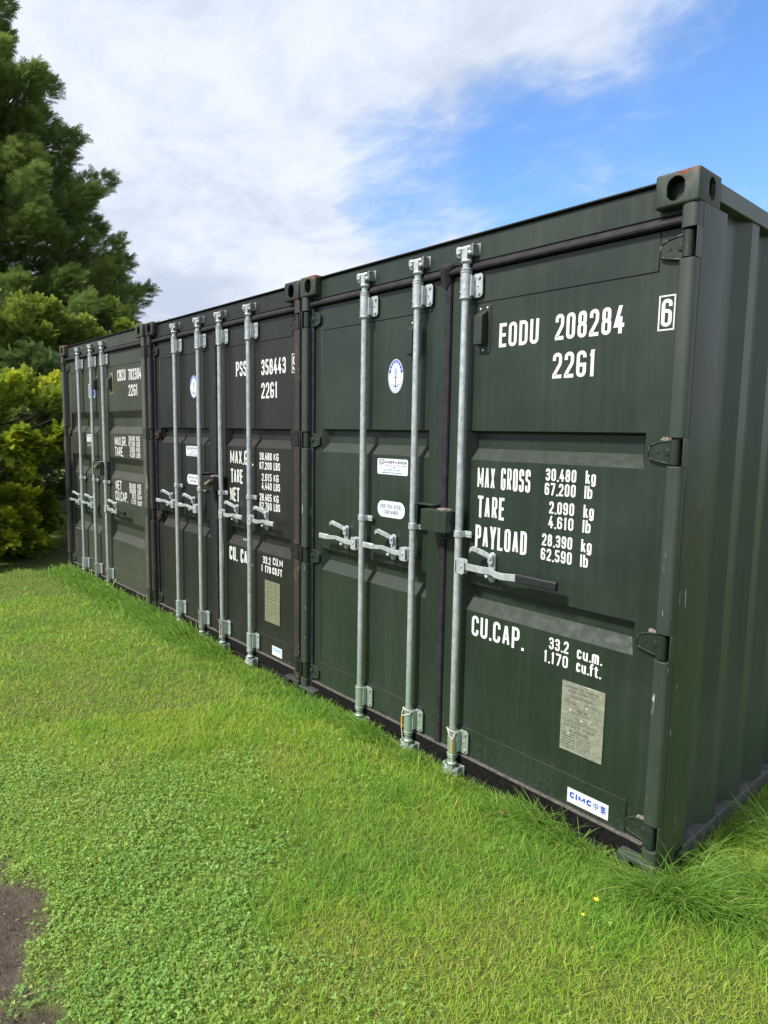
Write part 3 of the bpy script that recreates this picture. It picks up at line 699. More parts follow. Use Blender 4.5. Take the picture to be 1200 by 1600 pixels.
    # lettering
    for nm, items in P['text']:
        for (s, a, b, z, h, th) in items:
            t_ = MB(); text(t_, s, a, b, z, h, th, YD-.0012, M['white']); t_.build(nm, None, dr, smooth=False)
    if 'box' in P:
        ch, a, b, z0, z1 = P['box']; t_ = MB(); y = YD-.0034; e = .0055
        for q in ((a, b, z0, z0+e), (a, b, z1-e, z1), (a, a+e, z0+e, z1-e), (b-e, b, z0+e, z1-e)): t_.flatpoly([(q[0], q[2]), (q[1], q[2]), (q[1], q[3]), (q[0], q[3])], y, M['white'])
        text(t_, ch, a+.0115, b-.0115, z0+.014, z1-z0-.028, .0135, y-.0002, M['white']); t_.build('check_digit', None, dr, smooth=False)
    P['extra'](root, dl, dr)
    return root

def st_plate(parent, x0, x1, z0, z1, detail=True, painted=False):
    mb = MB(); mb.box(x0, x1, YD-.0055, YD-.0008, z0, z1); o = mb.build('data_plate', M['plate_olive'] if painted else M['plate'], parent, .001, 1)
    t = MB(); y = YD-.0061; w_ = x1-x0; h_ = z1-z0; ink = M['plate_ink']
    U = lambda u: x0+u*w_; V = lambda v: z0+v*h_
    def tx(s, a, b, v, hh, th=.0016): text(t, s, U(a), U(b), V(v), hh*h_, th, y, ink, gap=.5)
    def bxo(a, b, c_, d_):
        for q in ((a, b, c_, c_+.004), (a, b, d_-.004, d_), (a, a+.005, c_, d_), (b-.005, b, c_, d_)): t.flatpoly([(U(q[0]), V(q[2])), (U(q[1]), V(q[2])), (U(q[1]), V(q[3])), (U(q[0]), V(q[3]))], y, ink)
    if not painted:
        tx('APPROVED FOR TRANSPORT', .08, .88, .915, .034); tx('UNDER CUSTOMS SEAL', .16, .82, .862, .034); bxo(.2, .76, .79, .835); tx('CNB02520216205', .23, .72, .798, .024)
        tx('TYPE', .08, .18, .75, .018, .0012); bxo(.08, .4, .70, .738); tx('CX11-22', .12, .36, .708, .02, .0012); tx('MANUFACTURED ON', .55, .86, .735, .018, .0012); bxo(.55, .9, .685, .72)
        for v in (.66, .595, .52, .455, .40): t.flatpoly([(U(.03), V(v)), (U(.97), V(v)), (U(.97), V(v+.003)), (U(.03), V(v+.003))], y, ink)
        tx('CIMC \u4e2d\u96c6', .38, .62, .605, .04, .003); tx('TO BE MADE IN CONTAINER', .24, .68, .565, .02, .0012)
        bxo(.3, .62, .47, .50); tx('TIMBER COMPONENT TREATMENT', .06, .9, .425, .02, .0012); tx('CSC SAFETY APPROVAL', .1, .82, .36, .036); bxo(.22, .68, .29, .332); tx('CN/CCS-2116-2020', .25, .64, .297, .022, .0014)
        for i, v in enumerate((.25, .21, .17, .13, .09, .05)):
            tx(('DATE MANUFACTURED', 'IDENTIFICATION NO.', 'MAX. OPERATING GROSS', 'ALLOW. STACKING LOAD', 'TRANSVERSE RACKING', 'NEXT INSPECTION')[i], .05, .36, v, .02, .0012); bxo(.4, .72, v-.006, v+.026)
        for (u, v) in ((.22, .605), (.7, .53), (.60, .70), (.5, .50), (.2, .26)):
            r = MB(); r.bolt(U(u), YD-.0055, V(v), .0035, .0015); r.build('plate_rivet', M['rivet'], parent)
    else:
        for i in range(9): tx('APPROVED DATA', .1, .85, .92-.09*i, .022, .0014)
        for (u, v) in ((.12, .55), (.6, .52), (.9, .5)):
            r = MB(); r.bolt(U(u), YD-.0055, V(v), .003, .0015); r.build('plate_rivet', M['rivet'], parent)
    t.build('plate_engraving', None, parent, smooth=False)
def st_cimc(parent, x0, x1, z0, z1, col, full=True):
    mb = MB(); mb.flatpoly([(x0, z0), (x1, z0), (x1, z1), (x0, z1)], YD-.0076, M['sticker']); w_ = x1-x0; h_ = z1-z0
    if full:
        text(mb, 'CIMC', x0+.06*w_, x0+.60*w_, z0+.36*h_, .40*h_, .0078, YD-.0080, col, gap=.28)
        text(mb, '\u4e2d\u96c6', x0+.64*w_, x0+.95*w_, z0+.28*h_, .52*h_, .0032, YD-.0080, col, gap=.3)
    else: text(mb, 'CIMC', x0+.10*w_, x0+.92*w_, z0+.42*h_, .42*h_, .0062, YD-.0080, col, gap=.28)
    mb.build('maker_sticker', None, parent, smooth=False)
def st_seal(parent, cx_, cz, rx, rz):
    mb = MB(); y = YD-.0012; mb.flatpoly(ellipse(cx_, cz, rx, rz), y, M['sticker'])
    ring(mb, cx_, cz, rx-.004, rz-.004, .0012, y-.0002, M['blue'])
    ring(mb, cx_, cz, rx-.005, rz-.006, .013, y-.0004, M['blue'], 12, 168)
    for a in range(28, 160, 17):
        mb.flatpoly(ellipse(cx_+(rx-.0115)*math.cos(R(a)), cz+(rz-.0125)*math.sin(R(a)), .0035, .0045, 10), y-.0006, M['sticker'])
    ring(mb, cx_, cz, rx-.016, rz-.018, .0022, y-.0003, M['ink'], 200, 340); ring(mb, cx_, cz, rx-.006, rz-.008, .0022, y-.0003, M['lgrey'], 205, 335)
    ring(mb, cx_, cz+.022, .021, .034, .003, y-.0003, M['lgrey']); mb.flatpoly(ellipse(cx_, cz+.024, .013, .022, 16), y-.0002, M['lgrey'])
    mb.flatpoly([(cx_-.003, cz-.055), (cx_+.003, cz-.055), (cx_+.003, cz+.0), (cx_-.003, cz+.0)], y-.0005, M['ink'])
    mb.flatpoly([(cx_-.008, cz-.008), (cx_+.008, cz-.008), (cx_+.008, cz-.003), (cx_-.008, cz-.003)], y-.0006, M['blue'])
    ring(mb, cx_, cz-.026, .026, .034, .0042, y-.0007, M['ink'], 205, 335, 20); mb.flatpoly(ellipse(cx_, cz-.055, .006, .007, 10), y-.0009, M['blue'])
    mb.build('class_seal', None, parent, smooth=False)
def st_under(parent, x0, x1, z0, z1):
    mb = MB(); y = YD-.0012; mb.flatpoly(rrect(x0, x1, z0, z1, .010), y, M['sticker']); w_ = x1-x0; h_ = z1-z0; U = lambda u: x0+u*w_; V = lambda v: z0+v*h_
    ib = M['ink']; ribbon(mb, [(U(.07), V(.62)), (U(.06), V(.88)), (U(.20), V(.93)), (U(.21), V(.66)), (U(.07), V(.62))], .004, y-.0003, h_, z0, ib, ext=False)
    text(mb, 'U', U(.10), U(.17), V(.69), .17*h_, .004, y-.0004, ib)
    text(mb, 'UNDERWOODS', U(.235), U(.955), V(.70), .17*h_, .0042, y-.0003, ib, gap=.3); text(mb, 'PLANT & TRAILER', U(.26), U(.93), V(.54), .09*h_, .0022, y-.0003, ib, gap=.9)
    text(mb, 'HIRE', U(.47), U(.63), V(.42), .08*h_, .002, y-.0003, ib, gap=.9); text(mb, 'Tel: 07971 374 507', U(.22), U(.74), V(.22), .13*h_, .002, y-.0003, M['lblue'], gap=.35)
    text(mb, 'UNDERWOODSPLANTANDTRAILERHIRE.COM', U(.15), U(.82), V(.08), .07*h_, .0014, y-.0003, ib, gap=.35)
    mb.build('hire_sticker', None, parent, smooth=False)
def st_corten(parent, x0, x1, z0, z1):
    mb = MB(); y = YD-.0012; h_ = z1-z0; w_ = x1-x0; mb.flatpoly(rrect(x0, x1, z0, z1, h_*.46, 8), y, M['sticker'])
    text(mb, 'COR-TEN STEEL', x0+.10*w_, x1-.10*w_, z0+.55*h_, .24*h_, .0032, y-.0003, M['ink'], gap=.35); text(mb, 'CONTAINER', x0+.24*w_, x1-.24*w_, z0+.20*h_, .24*h_, .0032, y-.0003, M['ink'], gap=.35)
    mb.build('steel_sticker', None, parent, smooth=False)

def ex1(root, dl, dr):
    st_plate(dr, -.486, -.280, .275, .587); st_cimc(dr, -.433, -.236, .048, .115, M['blue'])
    st_seal(dl, -1.611, 1.957, .060, .091); st_under(dl, -1.75, -1.50, 1.420, 1.508); st_corten(dl, -1.743, -1.518, 1.180, 1.272)
N5, T5 = .054, .0086
t1 = [('container_number', [('EODU', -.908, -.690, 2.051, .108, .0155), ('208284', -.606, -.291, 2.056, .108, .0155)]),
      ('size_code', [('22G1', -.611, -.408, 1.895, .108, .0155)]),
      ('weight_lettering', [('MAX GROSS', -1.011, -.702, 1.393, .104, .0115), ('TARE', -1.004, -.843, 1.251, .106, .0142), ('PAYLOAD', -1.013, -.708, 1.106, .108, .0142),
        ('30,480', -.622, -.469, 1.454, N5, T5), ('kg', -.425, -.377, 1.454, N5, T5), ('67,200', -.624, -.469, 1.391, N5, T5), ('lb', -.427, -.390, 1.391, N5, T5),
        ('2,090', -.597, -.472, 1.311, N5, T5), ('kg', -.427, -.378, 1.311, N5, T5), ('4,610', -.598, -.472, 1.247, N5, T5), ('lb', -.428, -.390, 1.247, N5, T5),
        ('28,390', -.627, -.473, 1.165, N5, T5), ('kg', -.430, -.380, 1.165, N5, T5), ('62,590', -.630, -.472, 1.100, N5, T5), ('lb', -.431, -.394, 1.100, N5, T5)]),
      ('capacity_lettering', [('CU.CAP.', -1.017, -.704, .658, .102, .0145), ('33.2', -.566, -.466, .706, N5, T5), ('cu.m.', -.424, -.307, .699, N5, T5), ('1,170', -.590, -.466, .641, N5, T5), ('cu.ft.', -.424, -.309, .641, N5, T5)])]
P1 = dict(recs=[(.780, .918, .012, .062), (1.528, 1.668, .012, .055)], dep=.042, L=(-2.275, -1.345), R=(-1.085, -.173), galv='galv', hz=1.008, cz=1.163,
          rods=[(-1.828, -1, None, False, .38), (-1.408, -1, 'left', False, .38), (-1.083, 1, 'right', True, .588)],
          vents=[('r', -1.037, -.960, 2.030, 2.256, None), ('l', -1.500, -1.425, 2.020, 2.243, None)], lock=(-1.288, -1.113, 1.165, 1.272), text=t1, box=('6', -.152, -.0885, 2.048, 2.177), extra=ex1, tape=True, hinge_dirt=True)
container('shipping_container', (0, 0, 0), 0, 'dark green shipping container numbered EODU 208284, nearest and rightmost of the three', 'green', P1)

def ex2(root, dl, dr):
    st_plate(dr, -.510, -.312, .275, .578, painted=True); st_cimc(dr, -.409, -.280, .048, .116, M['lblue'], False)
    st_seal(dl, -1.608, 1.998, .066, .090); st_under(dl, -1.77, -1.52, 1.426, 1.510); st_corten(dl, -1.758, -1.53, 1.190, 1.272)
    s = MB()
    rr = random.Random(9)
    for (x, z, n) in ((-.790, 1.81, 16), (-2.30, 1.36, 22), (-2.28, .70, 8), (-1.62, 1.80, 7)):
        zz_ = z
        for i in range(n):
            xx = x+.002*rr.uniform(-1, 1); l = .006+.010*rr.random(); s.flatpoly([(xx-.0012, zz_-l), (xx+.0014, zz_-l), (xx+.001, zz_), (xx-.001, zz_)], YD-.0011); zz_ -= l+.002+.006*rr.random()
    s.build('paint_scratch', M['lip'], dl)
    s = MB(); 
    for (x, z, r) in ((-.83, .828, .007), (-.80, .826, .007), (-.80, 1.60, .005), (-.77, 1.60, .005)): s.bolt(x, YD+.02 if z < 1 else YD+.038, z, r, .012)
    s.build('weld_stud', M['rivet'], dr)
K6 = [('KG', -.394, -.330), ('LBS', -.394, -.313)]
t2 = [('container_number', [('PSSU', -.909, -.700, 2.043, .108, .0145), ('358443', -.551, -.241, 2.034, .107, .0145)]),
      ('size_code', [('22G1', -.553, -.346, 1.873, .109, .0145)]),
      ('weight_lettering', [('MAX.GR.', -1.008, -.672, 1.393, .107, .0145), ('TARE', -1.000, -.823, 1.250, .106, .0145), ('NET', -1.016, -.872, 1.109, .106, .0145),
        ('30,480', -.579, -.419, 1.440, .053, .0086), ('KG', -.394, -.330, 1.440, .053, .0086), ('67,200', -.580, -.420, 1.374, .053, .0086), ('LBS', -.394, -.313, 1.374, .053, .0086),
        ('2,015', -.551, -.420, 1.292, .053, .0086), ('KG', -.394, -.330, 1.292, .053, .0086), ('4,440', -.552, -.420, 1.230, .053, .0086), ('LBS', -.394, -.313, 1.230, .053, .0086),
        ('28,465', -.582, -.421, 1.148, .053, .0086), ('KG', -.394, -.330, 1.148, .053, .0086), ('62,760', -.582, -.421, 1.087, .053, .0086), ('LBS', -.394, -.313, 1.087, .053, .0086)]),
      ('capacity_lettering', [('CU. CAP.', -1.033, -.690, .647, .107, .016), ('33.2', -.540, -.437, .695, .053, .0086), ('CU.M', -.407, -.279, .702, .053, .0086), ('1 170', -.561, -.433, .632, .050, .0098), ('CU.FT', -.413, -.289, .634, .050, .0098)])]
P2 = dict(recs=[(.775, .915, .012, .062), (1.528, 1.662, .012, .055)], dep=.042, L=(-2.315, -1.350), R=(-1.085, -.180), galv='galv2', hz=1.005, cz=1.168,
          rods=[(-1.868, -1, None, False, .38), (-1.432, -1, 'brown', False, .38), (-1.078, 1, 'brown', False, .36), (-.650, 1, None, False, .36)],
          vents=[], lock=(-1.295, -1.085, 1.178, 1.288), text=t2, box=('9', -.165, -.092, 2.029, 2.154), extra=ex2, flap=True, redmark=True, nose_r=M['red_post'])
P2['rods'] = P2['rods']
container('shipping_container', (-2.4817, .0212, .0035), .0019, 'near black shipping container numbered PSSU 358443, standing between the two others', 'black', P2)

def ex3(root, dl, dr):
    mb = MB(); y = YD-.0012; mb.flatpoly(rrect(-1.665, -1.468, 1.973, 2.122, .008), y, M['sticker']); mb.flatpoly(rrect(-1.650, -1.480, 1.983, 2.112, .005), y-.0003, M['blue'])
    for i in range(5): mb.flatpoly([(-1.635, 1.998+.018*i), (-1.60+.02*(i % 3), 1.998+.018*i), (-1.60+.02*(i % 3), 2.004+.018*i), (-1.635, 2.004+.018*i)], y-.0006, M['sticker'])
    text(mb, 'U', -1.57, -1.51, 2.03, .055, .010, y-.0006, M['sticker'])
    mb.build('hire_sticker', None, dl, smooth=False)
    st_under(dl, -1.773, -1.53, 1.487, 1.573)
    mb = MB(); mb.box(-2.235, -2.06, YD-.003, YD-.0005, .20, .455); mb.build('blanked_patch', M['darkpatch'], dl)
    mb = MB(); mb.box(-2.240, -2.2352, YD-.004, YD-.0005, .20, .46); mb.box(-2.235, -2.10, YD-.004, YD-.0005, .4552, .461); mb.build('sealant', M['yellow_edge'], dl)
    mb = MB(); mb.box(-1.765, -1.60, YD-.002, YD-.0005, 1.435, 1.468); mb.build('blanked_patch', M['plate_olive'], dl)
h5 = .048; k5 = .0078
t3 = [('container_number', [('CBCU', -.804, -.588, 2.114, .110, .0145), ('702304', -.520, -.205, 2.110, .107, .0145)]),
      ('size_code', [('22G1', -.518, -.299, 1.959, .109, .0145)]),
      ('weight_lettering', [('MAX.GR.', -.925, -.610, 1.466, .095, .0125), ('TARE.', -.922, -.700, 1.360, .094, .013), ('30,480', -.550, -.393, 1.523, h5, k5), ('KGS', -.362, -.271, 1.523, h5, k5), ('67,200', -.552, -.394, 1.469, h5, k5), ('LBS', -.360, -.270, 1.471, h5, k5),
        ('2,050', -.528, -.398, 1.415, h5, k5), ('KGS', -.362, -.271, 1.417, h5, k5), ('4,520', -.526, -.398, 1.362, h5, k5), ('LBS', -.360, -.270, 1.363, h5, k5),
        ('NET', -.933, -.770, 1.012, .097, .013), ('28,430', -.565, -.404, 1.056, h5, k5), ('KGS', -.360, -.268, 1.060, h5, k5), ('62,680', -.557, -.404, 1.005, h5, k5), ('LBS', -.360, -.268, 1.007, h5, k5)]),
      ('capacity_lettering', [('CU.CAP.', -.946, -.610, .900, .100, .013), ('33.2', -.498, -.404, .955, .046, k5), ('CU.M', -.365, -.262, .955, .046, k5), ('1,173', -.519, -.404, .900, .045, k5), ('CU.FT', -.362, -.252, .896, .045, k5)])]
P3 = dict(recs=[(.480, .700, .068, .076), (1.126, 1.345, .068, .076), (1.592, 1.818, .072, .070)], dep=.045, L=(-2.305, -1.372), R=(-1.090, -.208), galv='galv2', hz=.800, cz=1.080,
          rods=[(-1.858, -1, None, False, .38), (-1.442, -1, 'brown', False, .38), (-1.095, 1, 'brown', True, .575)],
          vents=[('r', -1.030, -.925, 2.005, 2.195, M['yellow_edge']), ('l', -1.40, -1.36, 2.01, 2.20, None)], lock=(-1.30, -1.085, 1.150, 1.290), text=t3, extra=ex3, flap=True)
container('shipping_container', (-4.9592, .0080, .0073), .0088, 'olive grey shipping container numbered CBCU 702304, farthest, beside the golden conifer bush', 'olive', P3)
# ------------------------------------------------------------------ ground
GZ = -0.100
def vnoise(x, y, s, seed=0):
    x = np.asarray(x)*s; y = np.asarray(y)*s; xi = np.floor(x).astype(np.int64); yi = np.floor(y).astype(np.int64); fx = x-xi; fy = y-yi
    fx = fx*fx*(3-2*fx); fy = fy*fy*(3-2*fy)
    def h(a, b):
        n = (a*374761393+b*668265263+seed*982451653) & 0x7fffffff; n = ((n ^ (n >> 13))*1274126177) & 0x7fffffff
        return ((n ^ (n >> 16)) & 0xffff)/65535.0
    return (h(xi, yi)*(1-fx)+h(xi+1, yi)*fx)*(1-fy)+(h(xi, yi+1)*(1-fx)+h(xi+1, yi+1)*fx)*fy
def fbm(x, y, s, seed=0, o=4):
    r = 0; a = .5; t = 0
    for i in range(o): r = r+a*vnoise(x, y, s*2**i, seed+i); t += a; a *= .5
    return r/t
def soil_mask(x, y):
    """1 where bare soil shows: the trodden corner of the lawn nearest the camera, and under the golden bush"""
    # signed distance to a slanting edge through (-1.75,-1.80), (-1.13,-1.80), (-.80,-1.93)
    e = (-1.83-.06*(x+1.2))-y + (fbm(x, y, 6, 3)-.5)*.55 + (fbm(x, y, 26, 9)-.5)*.16
    e = e - .55*np.clip(-1.75-x, 0, 10)
    b = .45-np.hypot((x+8.3)*.55, (y+.05)*1.0) + (fbm(x, y, 5, 5)-.5)*.3
    return np.maximum(e, b)
def relief(x, y):
    return (fbm(x, y, 1.3, 21)-.5)*.05+(fbm(x, y, 9, 22)-.5)*.014
def ground_mesh():
    def axis(lo, hi, f0, f1, step, far):
        a = list(np.arange(f0, f1+1e-6, step)); d = step*2; v = f0
        while v > lo: v -= d; d *= 1.35; a.insert(0, max(v, lo))
        d = step*2; v = f1
        while v < hi: v += d; d *= 1.35; a.append(min(v, hi))
        return np.array(a)
    xs = axis(-400, 400, -3.2, 1.8, .03, 0); ys = axis(-400, 400, -3.0, 1.6, .03, 0)
    X, Y = np.meshgrid(xs, ys, indexing='ij'); Z = GZ+relief(X, Y)*np.exp(-np.hypot(X+2, Y)/14)
    m = np.clip(soil_mask(X, Y)*8, 0, 1); Z = Z-.012*m+m*(fbm(X, Y, 14, 31)-.5)*.034
    nx, ny = X.shape; v = np.stack([X, Y, Z], -1).reshape(-1, 3)
    i = np.arange(nx-1)[:, None]*ny+np.arange(ny-1)[None]; i = i.ravel(); f = np.stack([i, i+ny, i+ny+1, i+1], -1)
    me = bpy.data.meshes.new('ground'); me.vertices.add(len(v)); me.vertices.foreach_set('co', v.ravel().astype(np.float32))
    me.loops.add(f.size); me.loops.foreach_set('vertex_index', f.ravel().astype(np.int32)); me.polygons.add(len(f))
    me.polygons.foreach_set('loop_start', np.arange(0, f.size, 4).astype(np.int32)); me.polygons.foreach_set('loop_total', np.full(len(f), 4, np.int32))
    a = me.attributes.new('soil', 'FLOAT', 'POINT'); a.data.foreach_set('value', np.clip(m.ravel(), 0, 1).astype(np.float32))
    me.update(); me.validate(); me.shade_smooth(); return me
gm, t, b, out = new_mat('soil_and_thatch'); Pp = t.add('ShaderNodeNewGeometry').outputs['Position']
at = t.add('ShaderNodeAttribute'); at.attribute_name = 'soil'
s1 = t.noise(Pp, 30, 6, .7); s2 = t.noise(Pp, 5, 4, .6); s3 = t.noise(Pp, 150, 3, .7)
soil = t.mix(t.ramp(t.math('ADD', t.math('MULTIPLY', s1, .6), t.math('MULTIPLY', s2, .4)), .35, .65), (.075, .055, .042), (.150, .115, .092))
soil = t.mix(t.math('MULTIPLY', t.ramp(s3, .66, .74), .8), soil, (.30, .25, .19))
thatch = t.mix(t.ramp(s1, .35, .65), (.085, .13, .026), (.18, .22, .055))
t.link(t.mix(at.outputs['Fac'], thatch, soil), b.inputs['Base Color']); b.inputs['Roughness'].default_value = .95; b.inputs['Specular IOR Level'].default_value = .2
t.link(t.bump(t.math('ADD', s1, t.math('MULTIPLY', s3, .35)), 1.0, .03), b.inputs['Normal'])
go = bpy.data.objects.new('ground', ground_mesh()); COL.objects.link(go); go.data.materials.append(gm); tag(go, 'lawn ground with bare brown soil at the near corner', 'ground', None, 'structure')

# ------------------------------------------------------------------ foliage mesh builder
def np_mesh(name, verts, quads, tris, tint, mat, extra=None):
    me = bpy.data.meshes.new(name); me.vertices.add(len(verts)); me.vertices.foreach_set('co', verts.astype(np.float32).ravel())
    nq, ntri = len(quads), len(tris); loops = np.concatenate([quads.ravel(), tris.ravel()]).astype(np.int32)
    me.loops.add(len(loops)); me.loops.foreach_set('vertex_index', loops); me.polygons.add(nq+ntri)
    ls = np.concatenate([np.arange(nq)*4, nq*4+np.arange(ntri)*3]).astype(np.int32); lt = np.concatenate([np.full(nq, 4), np.full(ntri, 3)]).astype(np.int32)
    me.polygons.foreach_set('loop_start', ls); me.polygons.foreach_set('loop_total', lt)
    a = me.attributes.new('tint', 'FLOAT', 'POINT'); a.data.foreach_set('value', tint.astype(np.float32))
    if extra is not None:
        a = me.attributes.new('tip', 'FLOAT', 'POINT'); a.data.foreach_set('value', extra.astype(np.float32))
    me.update(); me.materials.append(mat); me.shade_smooth(); return me
def leaf_mat(name, cols, trans=.35, rough=.5, tipcol=None, tipk=.5):
    """cols: list of (tint position, colour) natural leaf colours"""
    m = bpy.data.materials.new(name); m.use_nodes = True; m.node_tree.nodes.clear(); t = NT(m.node_tree)
    at = t.add('ShaderNodeAttribute'); at.attribute_name = 'tint'; cr = t.add('ShaderNodeValToRGB'); e = cr.color_ramp.elements
    e[0].position = cols[0][0]; e[0].color = (*cols[0][1], 1); e[1].position = cols[-1][0]; e[1].color = (*cols[-1][1], 1)
    for p, c in cols[1:-1]: q = e.new(p); q.color = (*c, 1)
    t.link(at.outputs['Fac'], cr.inputs[0]); c = cr.outputs[0]
    if tipcol:
        a2 = t.add('ShaderNodeAttribute'); a2.attribute_name = 'tip'; c = t.mix(t.math('MULTIPLY', a2.outputs['Fac'], tipk), c, tipcol)
    b = t.add('ShaderNodeBsdfPrincipled'); t.link(c, b.inputs['Base Color']); b.inputs['Roughness'].default_value = rough; b.inputs['Specular IOR Level'].default_value = .35
    tr = t.add('ShaderNodeBsdfTranslucent'); t.link(t.mix(.5, c, t.mix(1.0, c, c)), tr.inputs[0])
    mx = t.add('ShaderNodeMixShader'); mx.inputs[0].default_value = trans; t.link(b.outputs[0], mx.inputs[1]); t.link(tr.outputs[0], mx.inputs[2])
    o = t.add('ShaderNodeOutputMaterial'); t.link(mx.outputs[0], o.inputs[0]); return m

CONT = [((0, 0), 0.0), ((-2.4817, .0212), .0019), ((-4.9592, .0080), .0088)]
def inside_container(x, y, pad=.0):
    r = np.zeros(len(x), bool)
    for (ox, oy), a in CONT:
        u = (x-ox)*math.cos(a)+(y-oy)*math.sin(a); v = -(x-ox)*math.sin(a)+(y-oy)*math.cos(a)
        r |= (u < .0+pad) & (u > -W-pad) & (v > .03-pad) & (v < LEN)
    return r
def blades(n_or_pts, h, wd, lean, leandir, curl, tint, name, mat, segs=3):
    x, y = n_or_pts; n = len(x); z = GZ+relief(x, y)*np.exp(-np.hypot(x+2, y)/14)-.004
    a = rng.uniform(0, 2*np.pi, n); sx_, sy_ = np.cos(a), np.sin(a)      # blade width direction
    ts = np.linspace(0, 1, segs+1); V = np.zeros((n, 2*segs+1, 3)); T = np.zeros((n, 2*segs+1)); TT = np.zeros((n, 2*segs+1))
    for i, t_ in enumerate(ts):
        # arc: angle from the vertical grows along the blade
        ang = lean+curl*t_; ang0 = lean
        hor = h*t_*np.sin(ang0+curl*t_*.5); ver = h*t_*np.cos(np.clip(ang0+curl*t_*.5, -1.5, 1.52))
        px = x+np.cos(leandir)*hor; py = y+np.sin(leandir)*hor; pz = z+ver
        k = wd*(1-.15*t_)*(1 if i < segs else 0)*.5*(1-.35*(t_**2))
        if i < segs:
            V[:, 2*i] = np.stack([px-sx_*k, py-sy_*k, pz], -1); V[:, 2*i+1] = np.stack([px+sx_*k, py+sy_*k, pz], -1); T[:, 2*i:2*i+2] = tint[:, None]; TT[:, 2*i:2*i+2] = t_
        else: V[:, 2*i] = np.stack([px, py, pz], -1); T[:, 2*i] = tint; TT[:, 2*i] = 1
    base = (np.arange(n)*(2*segs+1))[:, None]
    q = np.concatenate([base+np.array([[2*i, 2*i+1, 2*i+3, 2*i+2]]) for i in range(segs-1)], 0); tr = base+np.array([[2*segs-2, 2*segs-1, 2*segs]])
    me = np_mesh(name, V.reshape(-1, 3), q, tr, T.ravel(), mat, TT.ravel()); o = bpy.data.objects.new(name, me); COL.objects.link(o); return o
def polar(n, r0, r1, power=1.0, a0=-95, a1=8):
    """points on the lawn, denser towards where the photographer stood"""
    r = r0+(r1-r0)*rng.random(n)**power; a = np.radians(rng.uniform(a0, a1, n)); return CAM.x+r*np.sin(a), CAM.y+r*np.cos(a)
def front_dist(x, y):
    d = np.full(len(x), 9.0)
    for (ox, oy), a in CONT:
        u = (x-ox)*math.cos(a)+(y-oy)*math.sin(a); v = -(x-ox)*math.sin(a)+(y-oy)*math.cos(a)
        dx = np.maximum(np.maximum(-W-u, u), 0); dy = np.maximum(np.maximum(.03-v, v-LEN), 0); d = np.minimum(d, np.hypot(dx, dy))
    return d
def clover_mask(x, y):
    e = (-1.27-.40*(x+.9))-y; e = np.where(x > -.2, e-.15*(x+.2), e)
    e = e-1.5*np.clip(-1.95-x, 0, 9)
    return np.clip((e+(fbm(x, y, 2.6, 41)-.5)*1.1)/.60+.5, 0, 1)

GRASSC = [(0.0, (.60, .50, .20)), (.14, (.50, .48, .11)), (.35, (.40, .575, .052)), (.62, (.275, .53, .045)), (.85, (.18, .43, .045)), (1.0, (.13, .34, .047))]
gmat = leaf_mat('grass_blades', GRASSC, .50, .5, (.48, .54, .12), .32)
def lawn():
    xs, ys = [], []
    for (n, r0, r1, pw) in ((270000, .9, 4.2, .85), (170000, 3.6, 7.5, 1.0), (80000, 7.0, 15.0, 1.0)):
        x, y = polar(n, r0, r1, pw); xs.append(x); ys.append(y)
    x = np.concatenate(xs); y = np.concatenate(ys)
    keep = ~inside_container(x, y) & (soil_mask(x, y)+rng.normal(0, .02, len(x)) < 0.0); cm = clover_mask(x, y); keep &= rng.random(len(x)) > cm*.38; keep &= y < 3.2
    x, y = x[keep], y[keep]; n = len(x); dist = np.hypot(x-CAM.x, y-CAM.y); fd = front_dist(x, y)
    patch = fbm(x, y, 1.7, 51); patch2 = fbm(x, y, 6.5, 52); lush = np.clip(1-fd/.55, 0, 1)
    tuft = np.clip((fbm(x, y, 4.5, 54)-.5)*5, 0, 1)
    dry = np.clip((patch-.46)*4.2+(patch2-.5)*2.4, -1, 1)
    tint = .56-.17*dry+rng.normal(0, .13, n)+.18*lush+.16*tuft
    straw = rng.random(n) < .05+.13*np.clip(dry, 0, 1); tint[straw] = rng.uniform(0, .14, straw.sum())
    # the far left of the lawn is a fresh green
    tint += np.clip((-3-x)*.04, 0, .10)
    h = (.030+.024*rng.random(n))*(1+.45*tuft)*(1-.15*np.clip(dry, 0, 1)); h *= 1+.9*lush*rng.random(n)
    wd = (.0016+.0014*rng.random(n))*np.clip(dist/2.6, 1, 3.0)
    lean = rng.uniform(.15, 1.25, n); ld = rng.uniform(0, 2*np.pi, n)+0; curl = rng.uniform(.1, .9, n)
    o = blades((x, y), h, wd, lean, ld, curl, np.clip(tint, 0, 1), 'lawn_grass', gmat); tag(o, 'short mown green grass with yellowish patches covering the lawn', 'grass', None, 'stuff')
lawn()
def clippings():
    x, y = polar(9000, .95, 5.5, .9); k = ~inside_container(x, y, .03) & (fbm(x, y, 2.4, 81)+rng.normal(0, .12, len(x)) > .52) & (soil_mask(x, y) < 0); x, y = x[k], y[k]; n = len(x)
    o = blades((x, y), rng.uniform(.02, .055, n), .0014+.001*rng.random(n), rng.uniform(1.1, 1.45, n), rng.uniform(0, 2*np.pi, n), rng.uniform(-.3, .3, n), rng.uniform(0, .12, n), 'grass_clippings', gmat)
    o.location.z = .024; tag(o, 'dry straw coloured clippings lying on the mown lawn', 'grass clippings', None, 'stuff')
clippings()
